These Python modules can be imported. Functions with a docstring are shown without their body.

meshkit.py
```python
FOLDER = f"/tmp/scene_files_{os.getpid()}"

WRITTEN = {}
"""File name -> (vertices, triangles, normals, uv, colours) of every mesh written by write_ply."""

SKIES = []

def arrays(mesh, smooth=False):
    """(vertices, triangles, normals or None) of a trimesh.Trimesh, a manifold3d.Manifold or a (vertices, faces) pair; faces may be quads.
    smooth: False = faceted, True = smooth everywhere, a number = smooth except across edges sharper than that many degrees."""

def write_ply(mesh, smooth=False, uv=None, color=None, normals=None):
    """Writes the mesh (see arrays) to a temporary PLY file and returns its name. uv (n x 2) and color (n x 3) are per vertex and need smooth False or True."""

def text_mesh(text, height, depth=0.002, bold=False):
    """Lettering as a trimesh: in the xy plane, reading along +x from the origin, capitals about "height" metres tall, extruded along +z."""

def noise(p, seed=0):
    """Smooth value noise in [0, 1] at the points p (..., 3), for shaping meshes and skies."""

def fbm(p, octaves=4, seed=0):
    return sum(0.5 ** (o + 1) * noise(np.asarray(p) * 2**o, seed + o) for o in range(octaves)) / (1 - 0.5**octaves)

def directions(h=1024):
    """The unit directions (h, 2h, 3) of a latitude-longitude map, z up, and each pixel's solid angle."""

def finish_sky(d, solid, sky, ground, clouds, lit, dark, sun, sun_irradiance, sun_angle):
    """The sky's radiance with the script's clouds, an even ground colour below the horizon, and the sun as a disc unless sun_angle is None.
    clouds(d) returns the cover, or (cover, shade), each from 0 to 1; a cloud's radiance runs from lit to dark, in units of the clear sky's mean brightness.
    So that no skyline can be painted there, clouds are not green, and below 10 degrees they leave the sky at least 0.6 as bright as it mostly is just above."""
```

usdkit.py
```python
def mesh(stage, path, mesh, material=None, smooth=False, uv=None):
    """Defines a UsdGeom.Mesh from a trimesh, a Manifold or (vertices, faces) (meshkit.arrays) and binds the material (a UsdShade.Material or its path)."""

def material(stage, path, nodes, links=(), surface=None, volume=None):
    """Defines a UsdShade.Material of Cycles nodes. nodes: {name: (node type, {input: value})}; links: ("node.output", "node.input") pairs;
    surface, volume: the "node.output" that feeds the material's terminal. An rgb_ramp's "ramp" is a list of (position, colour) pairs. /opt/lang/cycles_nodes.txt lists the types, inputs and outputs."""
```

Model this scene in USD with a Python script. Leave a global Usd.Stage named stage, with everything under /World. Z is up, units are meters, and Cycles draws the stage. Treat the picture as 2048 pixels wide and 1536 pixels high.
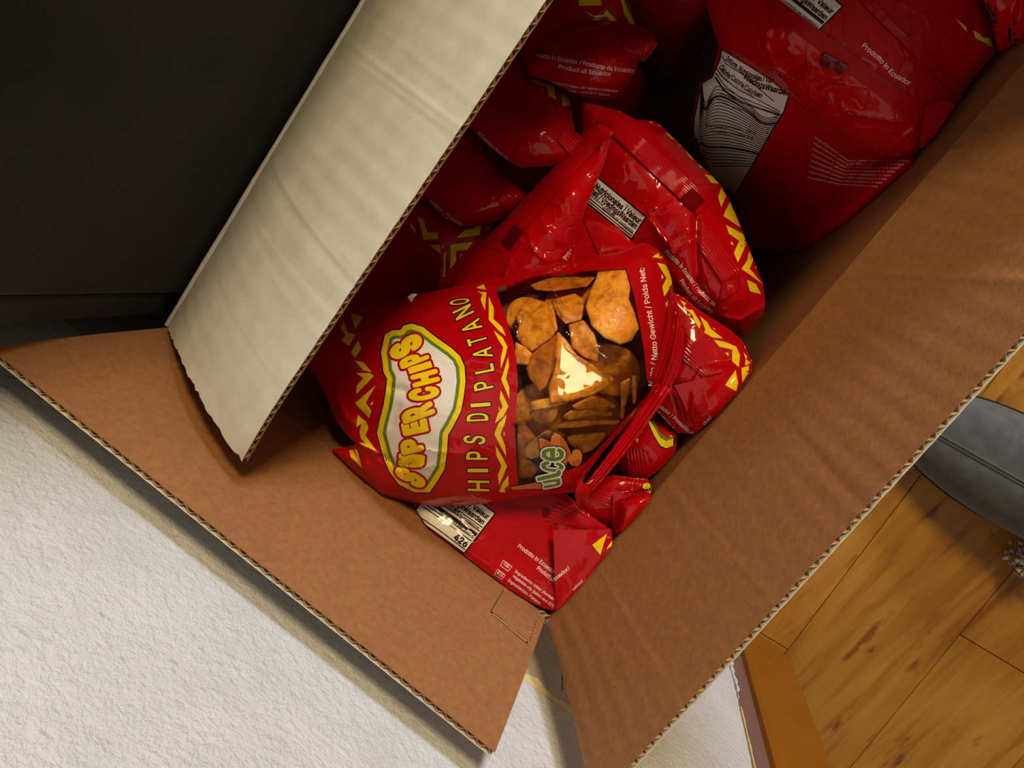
import math, glob
import numpy as np
import trimesh, usdkit, meshkit
from pxr import Usd, UsdGeom, UsdLux, UsdShade, Gf, Sdf, Vt
from scipy.interpolate import RBFInterpolator
from scipy.spatial import Delaunay, cKDTree
import shapely
from shapely import affinity
from shapely.geometry import Polygon, LineString, MultiPolygon

stage = Usd.Stage.CreateInMemory()
UsdGeom.SetStageUpAxis(stage, 'Z'); UsdGeom.SetStageMetersPerUnit(stage, 1.0)
UsdGeom.Xform.Define(stage, '/World'); UsdGeom.Scope.Define(stage, '/World/Looks')

# ---------------------------------------------------------------- camera (looks almost straight down)
F, CX, CY, NADIR, CAMZ, RIM = 1500., 1024., 768., (1270., 500.), 0.82, 0.37
_d = np.array([NADIR[0] - CX, CY - NADIR[1], -F]); _d /= np.linalg.norm(_d)
_z = -_d; _x = np.array([1., 0, 0]); _x -= _z * (_x @ _z); _x /= np.linalg.norm(_x); _y = np.cross(_z, _x)
_a = math.radians(36.63987); _c, _s = math.cos(_a), math.sin(_a)
ROT = np.array([[_c, -_s, 0], [_s, _c, 0], [0, 0, 1]]) @ np.array([_x, _y, _z])      # camera axes -> world
EYE = np.array([0., 0., CAMZ])
cam = UsdGeom.Camera.Define(stage, '/World/camera')
M4 = np.eye(4); M4[:3, :3] = ROT.T; M4[3, :3] = EYE
cam.AddTransformOp().Set(Gf.Matrix4d(*M4.ravel().tolist()))
cam.CreateHorizontalApertureAttr(36.0); cam.CreateFocalLengthAttr(36.0 * F / 2048.)
cam.CreateClippingRangeAttr((0.02, 100.0))
cam.CreateExposureAttr(0.0)

# ---------------------------------------------------------------- light: dim room, warm ceiling lamp, cool window
dome = UsdLux.DomeLight.Define(stage, '/World/room_ambience')
dome.CreateColorAttr((1.0, 0.86, 0.72)); dome.CreateIntensityAttr(0.06)
def rect(name, pos, target, w, h, color, power):
    l = UsdLux.RectLight.Define(stage, '/World/' + name)
    l.CreateWidthAttr(w); l.CreateHeightAttr(h); l.CreateColorAttr(color); l.CreateIntensityAttr(power)
    p, t = np.array(pos, float), np.array(target, float)
    z = (p - t) / np.linalg.norm(p - t); x = np.cross([0, 0, 1.], z); x /= np.linalg.norm(x); y = np.cross(z, x)
    m = np.eye(4); m[0, :3], m[1, :3], m[2, :3], m[3, :3] = x, y, z, p
    l.AddTransformOp().Set(Gf.Matrix4d(*m.ravel().tolist()))
rect('ceiling_lamp', (-.27, 1.5, 1.76), (-.05, -.1, .4), .40, .40, (1.0, .77, .40), 64.0)
rect('cool_lamp', (-.36, 2.2, 1.06), (-.05, -.1, .4), .38, .32, (.72, .84, 1.0), 104.0)

# ---------------------------------------------------------------- helpers
def num(path):
    p, i = path, 0
    while stage.GetPrimAtPath(p):
        i += 1; p = '%s_%03d' % (path, i)
    return p
def tag(prim, label=None, cat=None, group=None, kind=None):
    for k, v in (('label', label), ('category', cat), ('group', group), ('kind', kind)):
        if v: prim.SetCustomDataByKey(k, v)
    return prim
def thing(name, label, cat, group=None, kind=None):
    return tag(UsdGeom.Xform.Define(stage, num('/World/' + name)).GetPrim(), label, cat, group, kind)
def emit(name, v, f, mat, parent=None, normals=None, smooth=False, label=None):
    path = num((str(parent.GetPath()) if parent else '/World') + '/' + name)
    if normals is None:
        m = usdkit.mesh(stage, path, (np.asarray(v, float), np.asarray(f, int)), mat, smooth=smooth)
    else:
        m = UsdGeom.Mesh.Define(stage, path); f = np.asarray(f, np.int32)
        m.CreatePointsAttr(Vt.Vec3fArray.FromNumpy(np.asarray(v, np.float32)))
        m.CreateFaceVertexCountsAttr(Vt.IntArray.FromNumpy(np.full(len(f), f.shape[1], np.int32)))
        m.CreateFaceVertexIndicesAttr(Vt.IntArray.FromNumpy(f.ravel()))
        m.CreateSubdivisionSchemeAttr('none')
        m.CreateNormalsAttr(Vt.Vec3fArray.FromNumpy(np.asarray(normals, np.float32))); m.SetNormalsInterpolation('vertex')
        UsdShade.MaterialBindingAPI.Apply(m.GetPrim()).Bind(mat)
    p = m.GetPrim()
    if label: tag(p, label)
    return p
def emit_tm(name, tm, mat, parent=None, smooth=False, label=None):
    return emit(name, tm.vertices, tm.faces, mat, parent, smooth=smooth, label=label)
def box(x0, x1, y0, y1, z0, z1, bevel=0.0):
    if bevel <= 0:
        t = trimesh.creation.box((x1 - x0, y1 - y0, z1 - z0)); t.apply_translation(((x0 + x1) / 2, (y0 + y1) / 2, (z0 + z1) / 2)); return t
    b = bevel; pts = []
    for sx in (0, 1):
        for sy in (0, 1):
            for sz in (0, 1):
                c = np.array([(x0, x1)[sx], (y0, y1)[sy], (z0, z1)[sz]]); s = np.array([1 - 2 * sx, 1 - 2 * sy, 1 - 2 * sz]) * b
                for k in range(3):
                    o = s.copy(); o[k] = 0; pts.append(c + o)
    return trimesh.convex.convex_hull(np.array(pts))
def ray(px, py):
    c = np.stack([np.asarray(px, float) - CX, CY - np.asarray(py, float), np.full(np.shape(px), -F)], -1)
    return c @ ROT.T
def at(px, py, z):
    r = ray(px, py); t = (np.asarray(z) - CAMZ) / r[..., 2]
    return EYE + r * t[..., None]
def grid_faces(n, m):
    i, j = np.meshgrid(np.arange(n - 1), np.arange(m - 1), indexing='ij')
    return np.stack([i * m + j, (i + 1) * m + j, (i + 1) * m + j + 1, i * m + j + 1], -1).reshape(-1, 4)
def closed_sheet(top, bot):
    """two (n,m,3) grids joined into one closed shell"""
    n, m = top.shape[:2]
    v = np.vstack([top.reshape(-1, 3), bot.reshape(-1, 3)]); f = grid_faces(n, m); k = n * m
    idx = np.arange(k).reshape(n, m)
    ring = np.concatenate([idx[:, 0], idx[-1, 1:], idx[-2::-1, -1], idx[0, -2:0:-1]])
    nx = np.roll(ring, -1)
    side = np.stack([ring, ring + k, nx + k, nx], -1)
    return v, np.vstack([f, f[:, ::-1] + k, side[:, ::-1]])

# ---------------------------------------------------------------- materials
def mat(name, nodes, links=(), surface='p.BSDF'):
    return usdkit.material(stage, '/World/Looks/' + name, nodes, links, surface=surface)
def plain(name, color, rough=0.5, **kw):
    return mat(name, {'p': ('principled_bsdf', dict(base_color=color, roughness=rough, **kw))})
def mottled(name, c1, c2, scale, rough=.6, stretch=(1, 1, 1), bump=0.0, bscale=None, bdist=.001, detail=6, lo=.35, hi=.65, **kw):
    n = {'g': ('geometry', {}), 'm': ('mapping', {'scale': stretch}), 'n': ('noise_texture', {'scale': scale, 'detail': detail, 'roughness': .6}),
         'r': ('rgb_ramp', {'ramp': [(lo, c1), (hi, c2)]}), 'p': ('principled_bsdf', dict(roughness=rough, **kw))}
    l = [('g.position', 'm.vector'), ('m.vector', 'n.vector'), ('n.fac', 'r.fac'), ('r.color', 'p.base_color')]
    if bump:
        n['b'] = ('noise_texture', {'scale': bscale or scale, 'detail': 5, 'roughness': .6}); n['u'] = ('bump', {'strength': bump, 'distance': bdist})
        l += [('g.position', 'b.vector'), ('b.fac', 'u.height'), ('u.normal', 'p.normal')]
    return mat(name, n, l)
KRAFT = mottled('kraft_liner', (.25, .098, .028), (.31, .128, .040), 260, .75, (1, 1, 1), .35, 700, .0006)
KRAFT_CORE = mottled('kraft_flute', (.42, .27, .13), (.52, .35, .18), 200, .8)
KRAFT_EDGE = plain('kraft_cut_edge', (.55, .36, .17), .8)
WHITE_LINER = mottled('white_liner', (.60, .555, .475), (.68, .635, .555), 60, .55, (1, 1, 1), .12, 500, .0005)
TORN = mottled('torn_paper', (.62, .40, .16), (.72, .52, .26), 300, .8)
WALLPAPER = mottled('woodchip_wallpaper', (.58, .58, .60), (.64, .64, .665), 40, .75, (1, 1, 1), .8, 260, .003)
PLASTER = mottled('bare_plaster', (.42, .385, .34), (.50, .47, .43), 60, .8, (1, 1, 1), .2, 300, .001)
GLUE = mottled('old_glue', (.70, .58, .25), (.78, .70, .45), 130, .6, (1, 1, 1), .4, 200, .001)
MAUVE = mottled('mauve_paint', (.16, .085, .07), (.20, .115, .10), 30, .5)
CASING = mottled('orange_casing', (.24, .078, .002), (.27, .092, .004), 30, .42)
DARK = plain('dark_gap', (.01, .008, .006), .9)
SOFA = mat('black_twill', {'g': ('geometry', {}), 'm': ('mapping', {'rotation': (.5, 0, 0), 'scale': (1, 1, 1)}),
    'w': ('wave_texture', {'scale': 260.0, 'distortion': 1.0, 'detail': 1.0, 'bands_direction': 'y'}), 'n': ('noise_texture', {'scale': 18, 'detail': 6}),
    'r': ('rgb_ramp', {'ramp': [(.3, (.006, .0056, .0052)), (.7, (.014, .013, .0115))]}), 'u': ('bump', {'strength': .35, 'distance': .0006}),
    'p': ('principled_bsdf', {'roughness': .85, 'specular_ior_level': .2, 'sheen_weight': .08})},
    [('g.position', 'm.vector'), ('m.vector', 'w.vector'), ('g.position', 'n.vector'), ('n.fac', 'r.fac'), ('r.color', 'p.base_color'), ('w.fac', 'u.height'), ('u.normal', 'p.normal')])
SOFA_WELT = plain('black_piping', (.006, .006, .006), .8)
SUEDE = mottled('grey_suede', (.05, .055, .062), (.085, .09, .097), 55, .9, (1, 1, 1), .3, 900, .0005, sheen_weight=.25, sheen_roughness=.5)
SUEDE_SEAM = plain('suede_seam', (.05, .045, .045), .9)
FLEECE = plain('fleece', (.42, .36, .32), .95)
SOLE = plain('slipper_sole', (.02, .018, .016), .8)
def wood(name, c1, c2, c3, seed):
    return mat(name, {'g': ('geometry', {}), 'm': ('mapping', {'scale': (1.0, .11, 1), 'location': (seed * 3.1, seed * 1.7, 0)}),
        'n': ('noise_texture', {'scale': 55, 'detail': 7, 'roughness': .62, 'distortion': .6}), 'r': ('rgb_ramp', {'ramp': [(.30, c1), (.48, c2), (.68, c3)]}),
        'm2': ('mapping', {'scale': (1.0, .34, 1), 'location': (seed * 1.3, seed * 5.7, 0)}), 'k': ('noise_texture', {'scale': 40, 'detail': 4, 'roughness': .5}),
        'kr': ('rgb_ramp', {'ramp': [(.30, (.30, .10, .02)), (.38, (1, 1, 1))]}), 'x': ('mix', {'mix_type': 'multiply', 'fac': .75}),
        'p': ('principled_bsdf', {'roughness': .42})},
        [('g.position', 'm.vector'), ('m.vector', 'n.vector'), ('n.fac', 'r.fac'), ('g.position', 'm2.vector'), ('m2.vector', 'k.vector'), ('k.fac', 'kr.fac'),
         ('r.color', 'x.color1'), ('kr.color', 'x.color2'), ('x.color', 'p.base_color')])
WOODS = [wood('beech_plank_%s' % 'abc'[i], *c, i) for i, c in enumerate([((.25, .086, .006), (.38, .162, .017), (.46, .215, .032)), ((.22, .076, .005), (.345, .140, .014), (.42, .187, .026)), ((.26, .096, .007), (.40, .172, .020), (.48, .232, .038))])]
def film(name, color, rough=.2):
    return mat(name, {'g': ('geometry', {}), 'n': ('noise_texture', {'scale': 120, 'detail': 3}), 'u': ('bump', {'strength': .06, 'distance': .0010}),
        'p': ('principled_bsdf', {'base_color': color, 'roughness': rough + .1, 'specular_ior_level': .06, 'coat_weight': .5, 'coat_roughness': .035})},
        [('g.position', 'n.vector'), ('n.fac', 'u.height'), ('u.normal', 'p.normal')])
RED = film('red_film', (.44, .0012, .004)); RED_SEAL = film('red_film_seal', (.42, .0014, .005), .13)
INNER = plain('bag_inside', (.20, .035, .02), .5)
YELLOW = film('yellow_print', (.84, .60, .006)); WHITE = film('white_print', (.78, .72, .66)); GREEN = film('green_print', (.11, .21, .03))
BLACK = film('black_print', (.012, .008, .008)); INK = film('white_ink', (.80, .62, .60)); DRED = film('deep_red_print', (.40, .004, .008)); DARKSQ = film('dark_red_print', (.13, .002, .005))
ORANGE = film('orange_print', (.62, .19, .03)); ORANGE2 = film('deep_orange_print', (.50, .10, .02))
CLEAR = mat('clear_film', {'t': ('transparent_bsdf', {'color': (.97, .96, .95)}), 'g': ('glossy_bsdf', {'color': (1, 1, 1), 'roughness': .035}), 'f': ('fresnel', {'IOR': 1.27}), 'x': ('mix_closure', {})},
    [('f.fac', 'x.fac'), ('t.BSDF', 'x.closure1'), ('g.BSDF', 'x.closure2')], surface='x.closure')
def chipmat(name, c1, c2, c3):
    return mat(name, {'g': ('geometry', {}), 'n': ('noise_texture', {'scale': 130, 'detail': 6, 'roughness': .65, 'distortion': .8}), 'r': ('rgb_ramp', {'ramp': [(.32, c1), (.5, c2), (.68, c3)]}),
        'u': ('bump', {'strength': .5, 'distance': .0012}), 'p': ('principled_bsdf', {'roughness': .45})},
        [('g.position', 'n.vector'), ('n.fac', 'r.fac'), ('r.color', 'p.base_color'), ('n.fac', 'u.height'), ('u.normal', 'p.normal')])
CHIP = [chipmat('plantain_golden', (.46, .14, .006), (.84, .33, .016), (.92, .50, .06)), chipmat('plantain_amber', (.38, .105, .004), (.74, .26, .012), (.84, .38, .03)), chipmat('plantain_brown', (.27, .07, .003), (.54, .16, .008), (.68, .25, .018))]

# ================================================================= THE ROOM
# floor of beech planks running along y, turned a little against the wall
fl = tag(UsdGeom.Xform.Define(stage, '/World/floor').GetPrim(), 'golden beech plank floor with dark knots', 'floor', kind='structure')
rng = np.random.default_rng(5)
FA = math.radians(-6.8) * -1
ca, sa = math.cos(FA), math.sin(FA)
def fpt(u, v):       # plank frame -> world ; u across, v along
    return np.array([.5335, -.1151]) + u * np.array([ca, sa]) + v * np.array([-sa, ca])
PW = .136
def plank(u0, u1, v0, v1, m):
    t = box(u0 + .0004, u1 - .0004, v0 + .0004, v1 - .0004, -.012, 0, .0006)
    w = np.array([fpt(a, b) for a, b in t.vertices[:, :2]]); t.vertices[:, :2] = w
    emit_tm('plank', t, m, fl)
for k in range(-11, 6):
    u0 = k * PW; v = {0: 0.0, -1: -.62}.get(k, rng.uniform(-.9, 0)); v -= .95 * math.ceil((v + .75) / .95) if v > -.75 else 0
    while v < 1.7:
        plank(u0, u0 + PW, v, v + .95, WOODS[int(rng.integers(3))]); v += .95
emit_tm('subfloor', box(-1.6, 1.4, -1.0, 2.2, -.03, -.0125), DARK, fl)

WY = -.256            # face of the wallpaper
wl = tag(UsdGeom.Xform.Define(stage, '/World/wall_back').GetPrim(), 'white woodchip papered wall behind the box', 'wall', kind='structure')
emit_tm('masonry', box(-1.3, .345, WY - .12, WY - .006, 0, 1.6), PLASTER, wl)
# wallpaper: everything except a bared patch at z<.381, x .02...2 ; right edge wobbly
rng = np.random.default_rng(11)
zs = np.linspace(0, 1.6, 330)
edge_x = .3165 + .0016 * (meshkit.fbm(np.c_[zs * 60, zs * 0, zs * 0], 4, 3) - .5) * 2
outl = [(-1.3, 0), *[(x, z) for x, z in zip(edge_x, zs)], (-1.3, 1.6)]
hole = [(-.30, .10), (.178, .10), (.178, .3812), (.155, .3812), (.117, .3830), (.0, .3826), (-.30, .383)]
wp = Polygon(outl).difference(Polygon(hole))
def extr_wall(poly, y0, y1):
    t = trimesh.util.concatenate([trimesh.creation.extrude_polygon(g, y1 - y0, engine='earcut') for g in getattr(poly, 'geoms', [poly]) if g.area > 1e-9])
    v = t.vertices.copy(); t.vertices = np.c_[v[:, 0], y1 - v[:, 2], v[:, 1]]; return t
emit_tm('wallpaper', extr_wall(wp, WY - .0055, WY), WALLPAPER, wl)
emit_tm('bare_patch', extr_wall(Polygon(hole).buffer(-.0004), WY - .0058, WY - .0008), PLASTER, wl)
gx = np.linspace(.02, .176, 60); gw = .0075 + .004 * (meshkit.fbm(np.c_[gx * 90, gx * 0, gx * 0], 3, 8) - .5) * 2
emit_tm('glue_streak', extr_wall(Polygon([(x, .3808) for x in gx] + [(x, .3808 - w) for x, w in zip(gx[::-1], gw[::-1])]), WY - .0012, WY - .0002), GLUE, wl)
emit_tm('crack', extr_wall(LineString([(.1395, .345), (.1405, .356), (.1415, .362)]).buffer(.0005), WY - .0010, WY - .0006), MAUVE, wl)
emit_tm('plaster_ridge', extr_wall(LineString([(.1415, .362), (.149, .3635), (.162, .3645)]).buffer(.0005), WY - .0010, WY + .0002), WHITE_LINER, wl)
emit_tm('dark_gap', box(.3135, .3222, WY - .0060, WY - .0056, 0, 1.6), DARK, wl)
# torn white paper slivers right of the gap
fx = lambda z: .3207 + .0012 * np.sin(z * 130)
zz = np.linspace(.08, .185, 26)
emit_tm('torn_paper', extr_wall(Polygon([(fx(z), z) for z in zz] + [(fx(z) + .0038 * math.sin(math.pi * (z - .079) / .107) + .0012 * math.sin(z * 400), z) for z in zz[::-1]]), WY - .004, WY - .0015), WALLPAPER, wl)
zz = np.linspace(.19, .9, 120); wob = .0016 * meshkit.fbm(np.c_[zz * 90, zz * 0, zz * 0], 4, 5)
emit_tm('torn_paper', extr_wall(Polygon([(.3213, z) for z in zz] + [(.3221 + w, z) for z, w in zip(zz[::-1], wob[::-1])]), WY - .004, WY - .002), TORN, wl)
fr = tag(UsdGeom.Xform.Define(stage, '/World/trim_1').GetPrim(), 'orange wooden door casing with a mauve edge strip', 'door casing', kind='structure')
emit_tm('edge_strip', box(.3213, .3440, WY - .10, WY - .0045, 0, 1.6, .001), MAUVE, fr)
emit_tm('shadow_gap', box(.3440, .3450, WY - .10, WY - .008, 0, 1.6), DARK, fr)
emit_tm('casing_board', box(.3450, .4220, WY - .10, WY + .0035, 0.001, 1.6, .0035), CASING, fr)

# ================================================================= THE BOX
bx = thing('cardboard_box', 'open corrugated cardboard box, brown inside and white outside, full of red bags', 'box')
XL, XR, YN, YF, TH = -.2098, .101, -.2185, .264, .004
rs = np.random.default_rng(2)
emit_tm('bottom', box(XL - TH, XR + TH, YN - TH, YF + TH, .001, .005), KRAFT, bx)
def wall_panel(x0, x1, y0, y1, out):
    """inner kraft leaf + white outer leaf"""
    ax = 0 if abs(out[0]) else 1
    lo = [[x0, x1], [y0, y1]]; i0, i1 = lo[ax]; mid = (i0 + i1) / 2
    inner, outer = (([i0, mid + .0009], [mid + .0009, i1]) if out[ax] > 0 else ([mid - .0009, i1], [i0, mid - .0009]))
    a = [lo[0], lo[1]]; a[ax] = inner; b = [lo[0], lo[1]]; b[ax] = outer
    w = emit_tm('wall', box(*a[0], *a[1], .005, RIM - .0008, .0006), KRAFT, bx)
    emit_tm('outer_liner', box(*b[0], *b[1], .005, RIM - .0008, .0006), WHITE_LINER, w)
wall_panel(XL - TH, XL, YN, YF, (-1, 0)); wall_panel(XR, XR + TH, YN, YF, (1, 0))
wall_panel(XL - TH, XR + TH, YN - TH, YN, (0, -1)); wall_panel(XL - TH, XR + TH, YF, YF + TH, (0, 1))

def flap(p0, p1, ang, L, inward_normal_sign, ends0, ends1, white_up=False, washboard=.00004, tip=None, label=None, n_s=180, wobble=0.0006, seed=0, rough_end=False, bulge=0.0, folds=()):
    """p0->p1 hinge on the rim; ang(t,s) = tilt from vertical towards 'lean'; corrugated sheet with two liners and a fluted core.
    lean direction = horizontal direction the flap tips to when ang>0."""
    p0, p1 = np.array(p0, float), np.array(p1, float)
    along = (p1 - p0) / np.linalg.norm(p1 - p0); HL = np.linalg.norm(p1 - p0)
    lean = np.array(inward_normal_sign, float)
    nt = 46
    t = np.linspace(0, 1, nt); s = np.linspace(0, 1, n_s)
    S, T = np.meshgrid(s, t, indexing='ij')
    A = ang(T, S)
    dt = L / (nt - 1)
    hor = np.concatenate([np.zeros((n_s, 1)), np.cumsum((np.sin(A[:, 1:]) + np.sin(A[:, :-1])) / 2, 1) * dt], 1)
    ver = np.concatenate([np.zeros((n_s, 1)), np.cumsum((np.cos(A[:, 1:]) + np.cos(A[:, :-1])) / 2, 1) * dt], 1)
    wob = wobble * (meshkit.fbm(np.stack([T * 40, S * 0 + seed, S * 0], -1), 4, seed) - .5) * 2
    off0, off1 = np.interp(T, [0, 1], ends0), np.interp(T, [0, 1], ends1)
    if rough_end: off0 = off0 + wob * 3
    off0 = off0 + bulge * np.sin(np.pi * T)
    ss = off0 + S * (HL + off1 - off0)
    C = p0 + along * ss[..., None] + lean * hor[..., None] + np.array([0, 0, 1.]) * ver[..., None]
    if tip is not None: C = C + tip(S, T)[..., None] * np.array([0, 0, 1.])
    # local normal: rotate tangent; points to the side away from lean (that is the up/inside face when leaning outward)
    N = -lean * np.cos(A)[..., None] + np.array([0, 0, 1.]) * np.sin(A)[..., None]
    pitch = .0066
    nz = meshkit.fbm(np.stack([ss * 14, T * 1.2, S * 0 + 3], -1), 3, seed + 5)
    ridge = np.cos(ss / pitch * np.pi) * washboard * (.3 + 1.6 * np.clip((nz - .35) / .4, 0, 1)) * 2
    ridge += .0011 * (meshkit.fbm(np.stack([ss * 9, T * .6, S * 0], -1), 2, seed + 9) - .5) * np.minimum(T * 4, 1)
    for c0, c1, am, wd in folds:                    # a step and a bright lip across the flap
        x_ = (ss - c0 - (c1 - c0) * T + .002 * (meshkit.fbm(np.stack([T * 14, S * 0, S * 0 + c0 * 90], -1), 3, 4) - .5)) / wd; ridge += am * np.exp(-x_ ** 2) - am * .5 * np.tanh(x_) * np.exp(-(x_ / 6) ** 2)
    if white_up:                                    # crushed flutes: crisp lines across the flap
        rc = np.random.default_rng(21)
        for c0 in rc.uniform(.01, HL - .01, 30):
            x_ = (ss - c0 - .006 * (T - .5) * rc.uniform(-1, 1)) / rc.uniform(.0010, .0022); ridge += rc.uniform(-.00016, .00026) * np.exp(-x_ ** 2) * np.clip((T - rc.uniform(-.3, .3)) * 5, 0, 1) + rc.uniform(-.00008, .00008) * np.tanh(x_)
    h, lt = .0017, .0004
    up0, up1 = C + N * (h + ridge)[..., None], C + N * (h + lt + ridge)[..., None]
    lo0, lo1 = C - N * (h - ridge * .5)[..., None], C - N * (h + lt - ridge * .5)[..., None]
    mu, ml = (WHITE_LINER, KRAFT) if white_up else (KRAFT, WHITE_LINER)
    v, f = closed_sheet(up1, up0); pr = emit('flap', v, f, mu, bx, smooth=40, label=label)
    v, f = closed_sheet(lo0, lo1); emit('under_liner', v, f, ml, pr, smooth=40)
    # fluted core
    m = int(HL / pitch * 12); s2 = np.linspace(0.004, .996, m); t2 = np.linspace(0, .9985, 24)
    from scipy.interpolate import RegularGridInterpolator
    g = lambda arr: RegularGridInterpolator((s, t), arr)(np.stack(np.meshgrid(s2, t2, indexing='ij'), -1))
    Cc, Nn = g(C), g(N); Nn /= np.linalg.norm(Nn, axis=-1, keepdims=True)
    ph = s2 * HL / pitch * 2 * np.pi + .5 * np.sin(s2 * 40 + seed)
    w = np.sin(ph) * (h - .00022) + .0001 * np.sin(s2 * 173)
    rid = g(ridge) * .8
    a0 = Cc + Nn * (w[:, None] + rid + .00016)[..., None]; a1 = Cc + Nn * (w[:, None] + rid - .00016)[..., None]
    v, f = closed_sheet(a0, a1); emit('fluting', v, f, KRAFT_CORE, pr, smooth=40)
    return pr, C, N

# left flap: stands up against the wall (inside brown face seen)
flapA = flap((XL, YN - .002, RIM), (XR - .0015, YN - .002, RIM), lambda t, s: np.radians(2 + 5 * t + 2 * s), .1235, (0, -1, 0), (0, -.0165), (0, -.003), seed=1, n_s=200)
# right flap: stands up and leans outward
flapB = flap((XR + .002, YN, RIM), (XR + .002, YF, RIM), lambda t, s: np.radians(22 + 10 * np.exp(-t * 5) * (1 - s) - 3 * s + 2 * (1 - s)), .1225, (1, 0, 0), (-.001, -.0115), (0, .004), seed=2, n_s=420, washboard=.00007, folds=[(.279, .312, .0006, .0032), (.12, .13, .0002, .002), (.20, .19, -.0002, .002), (.36, .37, .0003, .002), (.05, .06, .00025, .002)])
# white flap: folds in over the box, bowed, white outside seen
def tipA(S, T):
    return -.009 * np.clip(1 - S / .13, 0, 1) ** 2 * np.clip((T - .45) / .55, 0, 1) ** 2
flapC = flap((XL - .001, YN, RIM), (XL - .001, YF, RIM), lambda t, s: np.radians(33 + 32 * t), .1540, (1, 0, 0), (0, .0085), (0, -.004), white_up=True, washboard=.00004, tip=tipA, seed=3, n_s=420, rough_end=True, bulge=.0085, label='white outer face of the flap folded in over the bags')
# far flap, outside the picture
flapD = flap((XL, YF + .002, RIM), (XR, YF + .002, RIM), lambda t, s: np.radians(6 + 10 * t), .1235, (0, -1, 0), (0, -.012), (0, .01), seed=4, n_s=120)
# rounded white bead along the left fold and kraft beads on the others
def bead(a, b, r, m, name='fold_bead'):
    a, b = np.array(a, float), np.array(b, float); n = 60
    ts = np.linspace(0, 1, n); p = a + (b - a) * ts[:, None]
    p[:, 2] += .0012 * (meshkit.fbm(np.c_[ts * 30, ts * 0, ts * 0], 3, 4) - .5)
    ang = np.linspace(0, 2 * np.pi, 13)[:-1]; d = (b - a) / np.linalg.norm(b - a); u = np.cross(d, [0, 0, 1.]); w = np.cross(u, d)
    v = p[:, None] + r * (np.cos(ang)[None, :, None] * u + np.sin(ang)[None, :, None] * w)
    f = []
    for i in range(n - 1):
        for j in range(12):
            f.append((i * 12 + j, i * 12 + (j + 1) % 12, (i + 1) * 12 + (j + 1) % 12, (i + 1) * 12 + j))
    emit(name, v.reshape(-1, 3), np.array(f), m, bx, smooth=True)
bead((XL - .0030, YN - .001, RIM), (XL - .0030, YF, RIM), .0026, WHITE_LINER)
bead((XR + .0022, YN + .004, RIM - .0005), (XR + .0022, YF, RIM - .0005), .0019, KRAFT)
bead((XL, YN - .0022, RIM - .0005), (XR - .006, YN - .0022, RIM - .0005), .0019, KRAFT)
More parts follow.
